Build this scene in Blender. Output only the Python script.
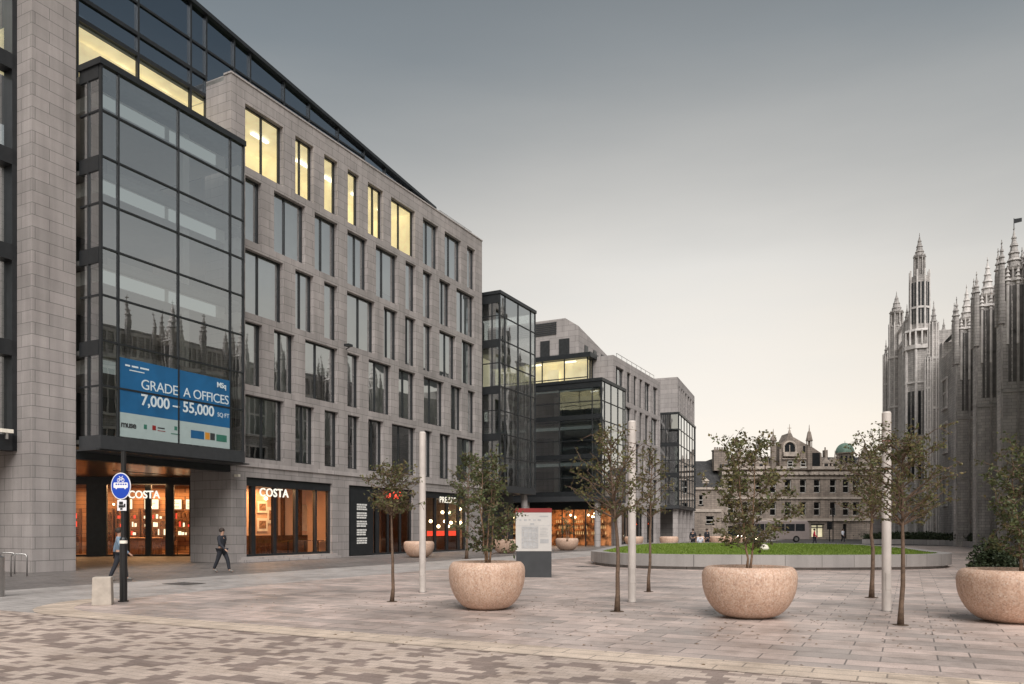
import bpy, math, random
from mathutils import Vector
R = math.radians
scene = bpy.context.scene
for o in list(bpy.data.objects): bpy.data.objects.remove(o)
C = scene.collection

# ------------------------------------------------------------------ camera
F = 776.0; HOR = 529.0; EYE = 1.7
cam_d = bpy.data.cameras.new('camera'); cam = bpy.data.objects.new('camera', cam_d); C.objects.link(cam)
cam.location = (0, 0, EYE); cam.rotation_euler = (R(90), 0, 0)
cam_d.sensor_width = 36; cam_d.lens = F/1024*36; cam_d.shift_y = (HOR-342)/1024
cam_d.clip_start = .1; cam_d.clip_end = 3000
scene.camera = cam
# ------------------------------------------------------------------ sky and sun
SUN_EL, SUN_AZ = 5.0, 12.0          # azimuth clockwise from +Y
w = bpy.data.worlds.new('World'); scene.world = w; w.use_nodes = True
nt = w.node_tree; nt.nodes.clear()
sky = nt.nodes.new('ShaderNodeTexSky'); sky.sky_type = 'NISHITA'; sky.sun_disc = False
sky.sun_elevation = R(SUN_EL); sky.sun_rotation = R(SUN_AZ); sky.altitude = 0
sky.air_density = 1.0; sky.dust_density = 2.0; sky.ozone_density = 1.0
hs = nt.nodes.new('ShaderNodeHueSaturation'); hs.inputs['Saturation'].default_value = .42
bg = nt.nodes.new('ShaderNodeBackground'); bg.inputs['Strength'].default_value = .1
wo = nt.nodes.new('ShaderNodeOutputWorld')
nt.links.new(sky.outputs[0], hs.inputs['Color'])
# high thin cloud: a soft shoulder on the sky's brightness, channel by channel
sp = nt.nodes.new('ShaderNodeSeparateColor'); cb = nt.nodes.new('ShaderNodeCombineColor'); nt.links.new(hs.outputs[0], sp.inputs[0])
def wm(op, a, b):
    n = nt.nodes.new('ShaderNodeMath'); n.operation = op
    for i, v in enumerate((a, b)):
        if isinstance(v, (int, float)): n.inputs[i].default_value = v
        else: nt.links.new(v, n.inputs[i])
    return n.outputs[0]
for i in range(3):
    c = wm('POWER', sp.outputs[i], 1.45); nt.links.new(wm('MULTIPLY', wm('DIVIDE', c, wm('ADD', c, 11.5)), 9.6), cb.inputs[i])
# pale haze lying all round the horizon, thinning upwards, with faint streaks of cloud
tcw = nt.nodes.new('ShaderNodeTexCoord'); spw = nt.nodes.new('ShaderNodeSeparateXYZ'); nt.links.new(tcw.outputs['Generated'], spw.inputs[0])
mpw = nt.nodes.new('ShaderNodeMapping'); mpw.inputs['Scale'].default_value = (1, 1, 4.5); nt.links.new(tcw.outputs['Generated'], mpw.inputs[0])
nz = nt.nodes.new('ShaderNodeTexNoise'); nz.inputs['Scale'].default_value = 1.9; nz.inputs['Detail'].default_value = 6; nz.inputs['Roughness'].default_value = .55; nt.links.new(mpw.outputs[0], nz.inputs['Vector'])
zz = wm('MAXIMUM', spw.outputs[2], 0.0)
ga = wm('POWER', 2.71828, wm('MULTIPLY', wm('MULTIPLY', zz, zz), -4.6))
ga = wm('MULTIPLY', ga, wm('ADD', .80, wm('MULTIPLY', nz.outputs['Fac'], .40)))
cr = nt.nodes.new('ShaderNodeValToRGB'); nt.links.new(ga, cr.inputs[0]); el = cr.color_ramp.elements
el[0].position = 0; el[0].color = (.042, .066, .092, 1); el[1].position = 1; el[1].color = (.84, .74, .61, 1)
e_ = el.new(.30); e_.color = (.20, .24, .272, 1); e_ = el.new(.66); e_.color = (.60, .595, .575, 1)
scw = nt.nodes.new('ShaderNodeMix'); scw.data_type = 'RGBA'; scw.blend_type = 'MULTIPLY'; scw.inputs[0].default_value = 1; nt.links.new(cr.outputs[0], scw.inputs[6]); scw.inputs[7].default_value = (10, 10, 10, 1)
mxw = nt.nodes.new('ShaderNodeMix'); mxw.data_type = 'RGBA'; mxw.inputs[0].default_value = .62; nt.links.new(cb.outputs[0], mxw.inputs[6]); nt.links.new(scw.outputs[2], mxw.inputs[7])
nt.links.new(mxw.outputs[2], bg.inputs[0]); nt.links.new(bg.outputs[0], wo.inputs[0])
fill_sun_d = bpy.data.lights.new('sun', 'SUN'); sun = bpy.data.objects.new('sun', fill_sun_d); C.objects.link(sun)
fill_sun_d.energy = 3.7; fill_sun_d.angle = R(50); fill_sun_d.color = (1, .95, .90)   # broad soft fill added behind the viewer to lift the street fronts
LA, LE = 170, 48
sdir = Vector((math.sin(R(LA))*math.cos(R(LE)), math.cos(R(LA))*math.cos(R(LE)), math.sin(R(LE))))
sun.rotation_euler = sdir.to_track_quat('Z', 'Y').to_euler()
scene.view_settings.view_transform = 'Standard'; scene.view_settings.look = 'None'
scene.view_settings.gamma = 1; scene.view_settings.use_curve_mapping = False
scene.view_settings.exposure = 0.24

# ------------------------------------------------------------------ helpers
def link(o, parent=None):
    C.objects.link(o)
    if parent: o.parent = parent
    return o
def tag(o, label=None, cat=None, group=None, kind=None):
    if label: o['label'] = label
    if cat: o['category'] = cat
    if group: o['group'] = group
    if kind: o['kind'] = kind
    return o
def empty(name, loc=(0,0,0), rz=0, label=None, cat=None, group=None, kind=None):
    o = bpy.data.objects.new(name, None); o.empty_display_size = .3; link(o)
    o.location = loc; o.rotation_euler = (0, 0, rz)
    return tag(o, label, cat, group, kind)
class MB:
    def __init__(s): s.v = []; s.f = []; s.m = []; s.cur = 0
    def face(s, pts):
        n = len(s.v); s.v += [tuple(p) for p in pts]; s.f.append(list(range(n, n+len(pts)))); s.m.append(s.cur)
    def box(s, x0, x1, y0, y1, z0, z1):
        n = len(s.v)
        s.v += [(x0,y0,z0),(x1,y0,z0),(x1,y1,z0),(x0,y1,z0),(x0,y0,z1),(x1,y0,z1),(x1,y1,z1),(x0,y1,z1)]
        for q in ((0,3,2,1),(4,5,6,7),(0,1,5,4),(1,2,6,5),(2,3,7,6),(3,0,4,7)):
            s.f.append([n+i for i in q]); s.m.append(s.cur)
        return s
    def prism(s, poly, z0, z1, sc=1.0):
        n = len(s.v); k = len(poly)
        cx = sum(p[0] for p in poly)/k; cy = sum(p[1] for p in poly)/k
        s.v += [(p[0], p[1], z0) for p in poly] + [(cx+(p[0]-cx)*sc, cy+(p[1]-cy)*sc, z1) for p in poly]
        for i in range(k):
            j = (i+1) % k; s.f.append([n+i, n+j, n+k+j, n+k+i]); s.m.append(s.cur)
        s.f.append([n+i for i in range(k)][::-1]); s.m.append(s.cur)
        s.f.append([n+k+i for i in range(k)]); s.m.append(s.cur)
        return s
    def obox(s, p0, p1, th, z0, z1):           # a wall along a plan segment, thickness th to both sides
        dx, dy = p1[0]-p0[0], p1[1]-p0[1]; L = math.hypot(dx, dy); nx, ny = -dy/L*th/2, dx/L*th/2
        return s.prism([(p0[0]-nx,p0[1]-ny),(p1[0]-nx,p1[1]-ny),(p1[0]+nx,p1[1]+ny),(p0[0]+nx,p0[1]+ny)], z0, z1)
    def cyl(s, cx, cy, z0, z1, r0, r1=None, n=12, rot=0):
        r1 = r0 if r1 is None else r1
        k = len(s.v)
        for z, r in ((z0, r0), (z1, r1)):
            s.v += [(cx+r*math.cos(rot+2*math.pi*i/n), cy+r*math.sin(rot+2*math.pi*i/n), z) for i in range(n)]
        for i in range(n):
            j = (i+1) % n; s.f.append([k+i, k+j, k+n+j, k+n+i]); s.m.append(s.cur)
        s.f.append([k+i for i in range(n)][::-1]); s.m.append(s.cur); s.f.append([k+n+i for i in range(n)]); s.m.append(s.cur)
        return s
    def tube(s, pts, rs, n=6):
        k0 = len(s.v); pts = [Vector(p) for p in pts]
        for i, p in enumerate(pts):
            d = (pts[min(i+1, len(pts)-1)]-pts[max(i-1, 0)]).normalized()
            a = Vector((1,0,0)) if abs(d.x) < .8 else Vector((0,1,0))
            u = d.cross(a).normalized(); v = d.cross(u)
            for j in range(n):
                t = 2*math.pi*j/n; q = p+u*math.cos(t)*rs[i]+v*math.sin(t)*rs[i]; s.v.append(tuple(q))
        for i in range(len(pts)-1):
            for j in range(n):
                a = k0+i*n+j; b = k0+i*n+(j+1) % n
                s.f.append([a, b, b+n, a+n]); s.m.append(s.cur)
        s.f.append([k0+j for j in range(n)][::-1]); s.m.append(s.cur)
        s.f.append([k0+(len(pts)-1)*n+j for j in range(n)]); s.m.append(s.cur)
        return s
    def lathe(s, prof, n=32, cx=0, cy=0):
        k = len(s.v)
        for r, z in prof: s.v += [(cx+r*math.cos(2*math.pi*i/n), cy+r*math.sin(2*math.pi*i/n), z) for i in range(n)]
        for a in range(len(prof)-1):
            for i in range(n):
                j = (i+1) % n; s.f.append([k+a*n+i, k+a*n+j, k+(a+1)*n+j, k+(a+1)*n+i]); s.m.append(s.cur)
        return s
    def build(s, name, mat, parent=None, loc=None, rz=0, smooth=False, bevel=0):
        me = bpy.data.meshes.new(name); me.from_pydata(s.v, [], s.f)
        mats = mat if isinstance(mat, (list, tuple)) else [mat]
        for m in mats: me.materials.append(m)
        if len(mats) > 1: me.polygons.foreach_set('material_index', s.m)
        if smooth: me.polygons.foreach_set('use_smooth', [True]*len(me.polygons))
        me.update()
        o = bpy.data.objects.new(name, me); link(o, parent)
        if loc: o.location = loc
        if rz: o.rotation_euler = (0, 0, rz)
        if bevel:
            b = o.modifiers.new('bevel', 'BEVEL'); b.width = bevel; b.segments = 2; b.limit_method = 'ANGLE'
        return o
def text(name, body, size, mat, parent, M, ext=.01, spacing=1.0, bold=0):
    cu = bpy.data.curves.new('t', 'FONT'); cu.body = body; cu.size = size; cu.extrude = ext; cu.space_character = spacing
    cu.offset = bold; cu.align_x = 'LEFT'; cu.resolution_u = 4
    t = bpy.data.objects.new('t', cu); C.objects.link(t)
    dg = bpy.context.evaluated_depsgraph_get(); dg.update()
    me = bpy.data.meshes.new_from_object(t.evaluated_get(dg)); bpy.data.objects.remove(t)
    me.name = name; me.materials.clear(); me.materials.append(mat)
    o = bpy.data.objects.new(name, me); link(o, parent)
    o.location = M; o.rotation_euler = (R(90), 0, 0)
    return o
def copy_tree(o, parent=None):
    c = o.copy(); C.objects.link(c); c.parent = parent
    for ch in list(o.children): copy_tree(ch, c)
    return c
# ------------------------------------------------------------------ materials
def mat(name):
    m = bpy.data.materials.new(name); m.use_nodes = True
    return m, m.node_tree, m.node_tree.nodes, m.node_tree.nodes['Principled BSDF']
def N(nt, t, **kw):
    n = nt.nodes.new(t)
    for k, v in kw.items(): setattr(n, k, v)
    return n
def ramp(nt, src, stops):
    r = nt.nodes.new('ShaderNodeValToRGB'); el = r.color_ramp.elements
    while len(el) < len(stops): el.new(.5)
    for e, (p, c) in zip(el, stops):
        e.position = p; e.color = (*c, 1) if len(c) == 3 else c
    nt.links.new(src, r.inputs[0]); return r.outputs[0]
def mixc(nt, a, b, fac, mode='MIX'):
    n = nt.nodes.new('ShaderNodeMix'); n.data_type = 'RGBA'; n.blend_type = mode
    for sock, v in ((n.inputs[6], a), (n.inputs[7], b), (n.inputs[0], fac)):
        if isinstance(v, (tuple, list)): sock.default_value = (*v, 1) if len(v) == 3 else v
        elif isinstance(v, (int, float)): sock.default_value = v
        else: nt.links.new(v, sock)
    return n.outputs[2]
def math_(nt, op, a, b=0):
    n = nt.nodes.new('ShaderNodeMath'); n.operation = op
    for i, v in enumerate((a, b)):
        if isinstance(v, (int, float)): n.inputs[i].default_value = v
        else: nt.links.new(v, n.inputs[i])
    return n.outputs[0]
def noise(nt, vec, scale, detail=4, rough=.55):
    n = nt.nodes.new('ShaderNodeTexNoise'); n.inputs['Scale'].default_value = scale
    n.inputs['Detail'].default_value = detail; n.inputs['Roughness'].default_value = rough
    if vec is not None: nt.links.new(vec, n.inputs['Vector'])
    return n.outputs['Fac']
def bump(nt, h, bs, strength=.3, dist=.01):
    b = nt.nodes.new('ShaderNodeBump'); b.inputs['Strength'].default_value = strength; b.inputs['Distance'].default_value = dist
    nt.links.new(h, b.inputs['Height']); nt.links.new(b.outputs[0], bs.inputs['Normal'])
def simple(name, col, rough=.6, metal=0, var=.12, scale=3, bmp=0, spec=.5):
    m, t, n, b = mat(name)
    tc = N(t, 'ShaderNodeTexCoord').outputs['Object']
    f = noise(t, tc, scale)
    c = ramp(t, f, [(.3, tuple(x*(1-var) for x in col)), (.7, tuple(min(1, x*(1+var)) for x in col))])
    t.links.new(c, b.inputs['Base Color']); b.inputs['Roughness'].default_value = rough; b.inputs['Metallic'].default_value = metal
    b.inputs['Specular IOR Level'].default_value = spec
    if bmp: bump(t, noise(t, tc, scale*12), b, bmp, .01)
    return m
def emit(name, col, s):
    m = bpy.data.materials.new(name); m.use_nodes = True; t = m.node_tree; t.nodes.clear()
    e = t.nodes.new('ShaderNodeEmission'); e.inputs[0].default_value = (*col, 1); e.inputs[1].default_value = s
    o = t.nodes.new('ShaderNodeOutputMaterial'); t.links.new(e.outputs[0], o.inputs[0]); return m
def coursed(name, c1, c2, bw, rh, mortar, mcol, rough=.75, grime=.25, msize=.012, bmp=.35):
    """ashlar / cladding: object x+y runs along the wall, z up"""
    m, t, n, b = mat(name)
    tc = N(t, 'ShaderNodeTexCoord').outputs['Object']
    sx = N(t, 'ShaderNodeSeparateXYZ'); t.links.new(tc, sx.inputs[0])
    cx = N(t, 'ShaderNodeCombineXYZ'); t.links.new(math_(t, 'ADD', sx.outputs[0], sx.outputs[1]), cx.inputs[0]); t.links.new(sx.outputs[2], cx.inputs[1])
    br = N(t, 'ShaderNodeTexBrick'); br.offset = .5; br.squash = 1
    t.links.new(cx.outputs[0], br.inputs['Vector'])
    for k, v in (('Scale', 1), ('Mortar Size', msize), ('Mortar Smooth', .1), ('Bias', 0), ('Brick Width', bw), ('Row Height', rh)): br.inputs[k].default_value = v
    br.inputs['Color1'].default_value = (*c1, 1); br.inputs['Color2'].default_value = (*c2, 1); br.inputs['Mortar'].default_value = (*mcol, 1)
    g = noise(t, tc, .35, 6, .65)
    st = N(t, 'ShaderNodeMapping'); st.inputs['Scale'].default_value = (2.2, 2.2, .12); t.links.new(tc, st.inputs[0])
    g2 = noise(t, st.outputs[0], 1.0, 5, .6)
    sp = noise(t, tc, 60, 3, .7)
    c = mixc(t, br.outputs['Color'], ramp(t, g, [(.3, (1-grime,)*3), (.7, (1.08,)*3)]), 1, 'MULTIPLY')
    c = mixc(t, c, ramp(t, g2, [(.35, (1-grime*.8,)*3), (.65, (1.05,)*3)]), 1, 'MULTIPLY')
    c = mixc(t, c, ramp(t, sp, [(.3, (.86,)*3), (.7, (1.12,)*3)]), 1, 'MULTIPLY')
    t.links.new(c, b.inputs['Base Color']); b.inputs['Roughness'].default_value = rough
    h = mixc(t, br.outputs['Fac'], (0, 0, 0), 0)
    inv = math_(t, 'SUBTRACT', 1, br.outputs['Fac'])
    bump(t, math_(t, 'ADD', inv, math_(t, 'MULTIPLY', sp, .15)), b, bmp, .012)
    return m
def glass(name, tint=(.62, .68, .66), refl=.12, rough=.015, wav=.02, gcol=(.92, .95, .97), ior=1.6):
    m = bpy.data.materials.new(name); m.use_nodes = True; t = m.node_tree; t.nodes.clear()
    tc = N(t, 'ShaderNodeTexCoord').outputs['Object']
    tr = N(t, 'ShaderNodeBsdfTransparent'); tr.inputs[0].default_value = (*tint, 1)
    gl = N(t, 'ShaderNodeBsdfGlossy'); gl.inputs['Roughness'].default_value = rough; gl.inputs[0].default_value = (*gcol, 1)
    bp = N(t, 'ShaderNodeBump'); bp.inputs['Strength'].default_value = wav; bp.inputs['Distance'].default_value = .3
    t.links.new(noise(t, tc, .9, 1), bp.inputs['Height']); t.links.new(bp.outputs[0], gl.inputs['Normal'])
    fr = N(t, 'ShaderNodeFresnel'); fr.inputs[0].default_value = ior
    f = math_(t, 'MINIMUM', math_(t, 'ADD', math_(t, 'MULTIPLY', fr.outputs[0], 1.2), refl), 1.0)
    mx = N(t, 'ShaderNodeMixShader'); t.links.new(f, mx.inputs[0]); t.links.new(tr.outputs[0], mx.inputs[1]); t.links.new(gl.outputs[0], mx.inputs[2])
    o = N(t, 'ShaderNodeOutputMaterial'); t.links.new(mx.outputs[0], o.inputs[0])
    return m
def lit_room(name, col, s, scale=.8, lo=.55, zfade=None):
    """a lit interior wall: emission stands in for the room light, uneven by noise"""
    m, t, n, b = mat(name)
    tc = N(t, 'ShaderNodeTexCoord').outputs['Object']
    f = noise(t, tc, scale, 3)
    c = ramp(t, f, [(.35, tuple(x*lo for x in col)), (.62, col)])
    t.links.new(c, b.inputs['Emission Color']); b.inputs['Emission Strength'].default_value = s
    t.links.new(c, b.inputs['Base Color'])
    return m
M = {}
M['clad'] = coursed('granite cladding', (.39,.355,.345), (.325,.30,.29), 1.12, .462, .01, (.17,.16,.155), grime=.22)
M['clad_b'] = coursed('granite cladding smooth', (.42,.385,.375), (.36,.332,.322), 1.5, .6, .01, (.12,.11,.11), grime=.15)
M['ashlar'] = coursed('victorian granite ashlar', (.42,.345,.29), (.31,.255,.215), .9, .32, .01, (.13,.12,.11), grime=.4, msize=.015)
M['gothic'] = coursed('college granite', (.56,.525,.50), (.42,.395,.38), .62, .26, .01, (.2,.19,.18), grime=.35, msize=.015)
M['gothic_trim'] = simple('pale dressed granite', (.58,.55,.53), .75, var=.2, scale=2, bmp=.2)
M['metal'] = simple('dark grey coated metal', (.028,.031,.034), .38, .3, .15)
M['metal2'] = simple('charcoal panel', (.045,.048,.052), .45, .2, .12)
M['black'] = simple('black painted steel', (.012,.012,.013), .35, 0, .1)
M['bronze'] = simple('bronze soffit panel', (.30,.20,.12), .28, .85, .25, 1.2)
M['slab'] = simple('office floor slab', (.25,.25,.24), .8)
M['ceil'] = simple('white office ceiling', (.75,.75,.72), .8, var=.03)
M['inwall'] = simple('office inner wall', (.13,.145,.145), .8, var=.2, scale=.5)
M['blind'] = simple('pale roller blind', (.84,.88,.86), .8, var=.05, scale=1.2)
M['cove'] = emit('painted bulkhead glow', (.78,.84,.80), .30)  # emission stands in for room light falling on the ceiling bulkheads
M['bulkhead_glow_dim'] = emit('faint painted ceiling glow', (.75,.84,.78), .14)  # weaker painted glow for the pale ceiling edges of the second block
M['glass_far'] = glass('far curtain wall glass', (.90,.96,.95), .50, .02, .012)
M['glass'] = glass('window glass', (.92,.96,.95), .46, .015, .008)
M['glass_box'] = glass('curtain wall glass', (.93,.98,.97), .38, .01, .006)
M['glass_dark'] = glass('dark attic glass', (.25,.30,.34), .30, .02, .01, (.62,.72,.84))
M['glass_shop'] = glass('shop glass', (.93,.93,.92), .01, .005, .01, ior=1.35)
M['yellow'] = lit_room('lit office wall', (1,.90,.60), .38, .9, .80)
M['lampstrip'] = emit('ceiling lamp strip', (1,.95,.8), 2.2)
M['amber'] = coursed('cafe wall panelling', (.52,.27,.12), (.36,.17,.07), 3.1, .28, .01, (.12,.05,.02), .6, .3)
M['amber2'] = lit_room('lit cafe plaster wall', (.80,.50,.32), .06, .5, .88)
M['bulb'] = emit('warm bulb', (1,.72,.38), 9); M['bulb2'] = emit('back lit bottles', (1,.60,.25), .8)
M['sign_white'] = emit('lit white letters', (1,.93,.78), 1.05)
M['neon'] = emit('red neon', (1,.07,.04), 3.0)
M['slate'] = coursed('slate roof', (.075,.072,.072), (.045,.045,.048), .35, .22, .01, (.03,.03,.03), .85, .35)
M['window_dark'] = simple('dark old glass', (.02,.022,.024), .08, 0, .3, 4)
M['sash'] = simple('white painted sash', (.6,.58,.54), .5)
M['copper'] = simple('verdigris copper', (.16,.25,.20), .6, .1, .25, 1)
M['wood'] = simple('dark wood', (.10,.045,.022), .45, 0, .3, 5)
M['steel'] = simple('brushed steel', (.42,.41,.40), .35, .9)

M['picture'] = simple('abstract print', (.35,.20,.12), .6, 0, .7, 9); M['mount'] = simple('white mount', (.85,.8,.7), .6)
# ------------------------------------------------------------------ facade frame
P0 = (-13.6, 39.5); TH = math.atan2(.8898, .4564)
def s_at(px, y=0):                                   # distance along the street front seen at a bearing, for a plane y behind it
    r = (px-512)/F
    return (r*(P0[1]+.4564*y)-P0[0]+.8898*y)/(.4564-.8898*r)
def W2L(X, Y):
    a, b = X-P0[0], Y-P0[1]; return (a*.4564+b*.8898, -(a*.8898-b*.4564))
def L2W(s, y): return (P0[0]+.4564*s-.8898*y, P0[1]+.8898*s+.4564*y)
def gp(px, py, z=0):                                 # ground point seen at a picture position
    Y = F*(EYE-z)/(py-HOR); return ((px-512)/F*Y, Y)

# ------------------------------------------------------------------ ground
def floor_material(name, c1, c2, bw, rh, mortar, rough=.55, swap=True, patch=.25, pscale=.25, tint2=None):
    m, t, n, b = mat(name)
    tc = N(t, 'ShaderNodeTexCoord').outputs['Object']
    sx = N(t, 'ShaderNodeSeparateXYZ'); t.links.new(tc, sx.inputs[0])
    cx = N(t, 'ShaderNodeCombineXYZ')
    t.links.new(sx.outputs[1 if swap else 0], cx.inputs[0]); t.links.new(sx.outputs[0 if swap else 1], cx.inputs[1])
    br = N(t, 'ShaderNodeTexBrick'); br.offset = .37; t.links.new(cx.outputs[0], br.inputs['Vector'])
    for k, v in (('Scale', 1), ('Mortar Size', .011), ('Mortar Smooth', .1), ('Bias', 0), ('Brick Width', bw), ('Row Height', rh)): br.inputs[k].default_value = v
    br.inputs['Color1'].default_value = (*c1, 1); br.inputs['Color2'].default_value = (*c2, 1); br.inputs['Mortar'].default_value = (*mortar, 1)
    g = noise(t, tc, pscale, 6, .6); g2 = noise(t, tc, 2.1, 5, .7); sp = noise(t, tc, 45, 2, .6)
    c = mixc(t, br.outputs['Color'], ramp(t, g, [(.35, (1-patch,)*3), (.65, (1.1,)*3)]), 1, 'MULTIPLY')
    c = mixc(t, c, ramp(t, g2, [(.3, (.82,)*3), (.7, (1.1,)*3)]), 1, 'MULTIPLY')
    c = mixc(t, c, ramp(t, sp, [(.3, (.85,)*3), (.7, (1.12,)*3)]), 1, 'MULTIPLY')
    st = noise(t, tc, .9, 7, .7); c = mixc(t, c, ramp(t, st, [(.40, (.78,.77,.76)), (.50, (1,1,1))]), 1, 'MULTIPLY'); c = spots(t, tc, c, 1.6, .6)
    t.links.new(c, b.inputs['Base Color'])
    t.links.new(ramp(t, g2, [(.3, (rough-.14,)*3), (.7, (rough+.1,)*3)]), b.inputs['Roughness'])
    bump(t, math_(t, 'ADD', math_(t, 'SUBTRACT', 1, br.outputs['Fac']), math_(t, 'MULTIPLY', sp, .2)), b, .35, .006)
    return m
def spots(t, tc, c, sc, k):
    v = N(t, 'ShaderNodeTexVoronoi'); v.inputs['Scale'].default_value = sc; t.links.new(tc, v.inputs['Vector'])
    wn = N_sep(t, v.outputs['Color'])
    near = math_(t, 'LESS_THAN', v.outputs['Distance'], math_(t, 'MULTIPLY', wn, .055))
    return mixc(t, c, (.13,.11,.10), math_(t, 'MULTIPLY', near, k))
def N_sep(t, c):
    s = N(t, 'ShaderNodeSeparateColor'); t.links.new(c, s.inputs[0]); return s.outputs[0]
def mosaic_material():
    m, t, n, b = mat('two tone block paving')
    tc = N(t, 'ShaderNodeTexCoord').outputs['Object']
    sx = N(t, 'ShaderNodeSeparateXYZ'); t.links.new(tc, sx.inputs[0])
    BW, RH = .19, .15
    row = math_(t, 'FLOOR', math_(t, 'DIVIDE', sx.outputs[0], RH))
    off = math_(t, 'MULTIPLY', math_(t, 'MODULO', row, 2), .5)
    u = math_(t, 'ADD', math_(t, 'DIVIDE', sx.outputs[1], BW), off)
    col = math_(t, 'FLOOR', u)
    cv = N(t, 'ShaderNodeCombineXYZ'); t.links.new(col, cv.inputs[0]); t.links.new(row, cv.inputs[1])
    wn = N(t, 'ShaderNodeTexWhiteNoise'); t.links.new(cv.outputs[0], wn.inputs['Vector'])
    cl = noise(t, cv.outputs[0], .40, 2)
    k = math_(t, 'ADD', math_(t, 'MULTIPLY', wn.outputs['Value'], .16), cl)
    dark = ramp(t, k, [(.605, (0,0,0)), (.61, (1,1,1))])
    wn2 = N(t, 'ShaderNodeTexWhiteNoise'); mp = N(t, 'ShaderNodeMapping'); mp.inputs['Location'].default_value = (7.3, 3.1, 0)
    t.links.new(cv.outputs[0], mp.inputs[0]); t.links.new(mp.outputs[0], wn2.inputs['Vector'])
    a = mixc(t, (.60,.49,.42), (.51,.415,.355), wn2.outputs['Value'])
    d = mixc(t, (.25,.195,.17), (.31,.24,.21), wn2.outputs['Value'])
    c = mixc(t, a, d, dark)
    fu = math_(t, 'FRACT', u); fr = math_(t, 'FRACT', math_(t, 'DIVIDE', sx.outputs[0], RH))
    j1 = math_(t, 'LESS_THAN', fu, .03); j2 = math_(t, 'LESS_THAN', fr, .055)
    j = math_(t, 'MAXIMUM', j1, j2)
    c = mixc(t, c, (.15,.12,.105), math_(t, 'MULTIPLY', j, .75))
    sp = noise(t, tc, 40, 3); g = noise(t, tc, .4, 5)
    c = mixc(t, c, ramp(t, sp, [(.3, (.85,)*3), (.7, (1.12,)*3)]), 1, 'MULTIPLY')
    c = mixc(t, c, ramp(t, g, [(.35, (.84,)*3), (.65, (1.08,)*3)]), 1, 'MULTIPLY')
    st = noise(t, tc, 1.1, 7, .7); c = mixc(t, c, ramp(t, st, [(.38, (.84,.82,.80)), (.50, (1,1,1))]), 1, 'MULTIPLY'); c = spots(t, tc, c, 2.0, .5)
    t.links.new(c, b.inputs['Base Color']); b.inputs['Roughness'].default_value = .6
    bump(t, math_(t, 'SUBTRACT', math_(t, 'MULTIPLY', sp, .3), j), b, .35, .006)
    return m
M['base'] = simple('asphalt', (.07,.068,.066), .8, 0, .2, .5, .2)
M['plaza'] = floor_material('granite plaza slabs', (.66,.53,.475), (.43,.365,.335), 1.05, .45, (.21,.18,.165), .48, True, .34, .34)
M['apron'] = floor_material('grey granite setts', (.22,.20,.19), (.17,.155,.15), .5, .25, (.07,.065,.062), .55, False, .25, .3)
M['band'] = floor_material('pale granite strip', (.47,.435,.415), (.41,.38,.365), .9, .45, (.18,.165,.16), .55, False, .2, .4)
M['kerb'] = floor_material('pale kerb setts', (.66,.54,.44), (.58,.47,.38), .8, .3, (.3,.25,.21), .6, True, .1, .5)
M['mosaic'] = mosaic_material()

g = MB(); g.face([(-600,-150,0),(600,-150,0),(600,1200,0),(-600,1200,0)])
tag(g.build('ground', M['base'], loc=(0,0,-.02)), kind='structure')
def sheet(name, poly, z, m):
    b = MB(); b.face([(x, y, 0) for x, y in poly]); o = b.build(name, m, loc=(P0[0], P0[1], z), rz=TH)
    return tag(o, kind='structure')
# local (s, y) with y = -distance out from the street front
sheet('pavement', [(-40,20),(-40,-7.9),(160,-7.9),(160,20)], 0, M['apron'])
sheet('cycle_path', [(-19.8,-7.9),(160,-7.9),(160,-12.3),(-10,-12.6),(-14,-12.9),(-17,-13.8),(-19.2,-15.5),(-19.8,-15.9)], .004, M['band'])
corner = [(-19.0+.9,-19)]
pl = []
cx_, cy_, rr = -16.6, -15.4, 2.2
pl = [(-18.8, -60), (-18.8, cy_)]
for i in range(1, 9):
    a = math.pi - i*math.pi/2/8
    pl.append((cx_+rr*math.cos(a), cy_+rr*math.sin(a)))
pl += [(-10,-12.62),(20,-12.4),(60,-12.3),(60,-60)]
sheet('plaza', pl, .009, M['plaza'])
pk = [(-19.55, -60)]+[(-19.55, cy_)]
for i in range(1, 9):
    a = math.pi - i*math.pi/2/8
    pk.append((cx_+(rr+.75)*math.cos(a), cy_+(rr+.75)*math.sin(a)))
inner = [(x, y) for x, y in pl[:len(pk)]]
kb = MB()
for i in range(len(pk)-1):
    kb.face([(*pk[i], 0), (*pk[i+1], 0), (*inner[i+1], 0), (*inner[i], 0)])
tag(kb.build('kerb_strip', M['kerb'], loc=(P0[0], P0[1], .013), rz=TH), kind='structure')
sheet('road', [(-60,20),(-60,-80),(-19.4,-80),(-19.4,20)], .006, M['mosaic'])
# manhole covers
M['cover'] = simple('worn iron cover', (.12,.11,.105), .6, .2, .3, 6)
def manhole(px, py, wx, wy, label):
    X, Y = gp(px, py); b = MB(); b.box(-wx, wx, -wy, wy, 0, .006)
    for i in range(5): b.box(-wx*.9, wx*.9, -wy*.8+i*wy*.4-.01, -wy*.8+i*wy*.4+.01, .006, .012)
    o = b.build('manhole_cover', M['cover'], loc=(X, Y, .014), rz=TH); tag(o, label, 'manhole cover', 'manhole covers in the paving')
manhole(184, 584, .4, .5, 'dark metal cover in the pale strip right of the blue sign pole')
manhole(588, 567, .35, .45, 'dark metal cover in the plaza left of the round lawn')

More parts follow.
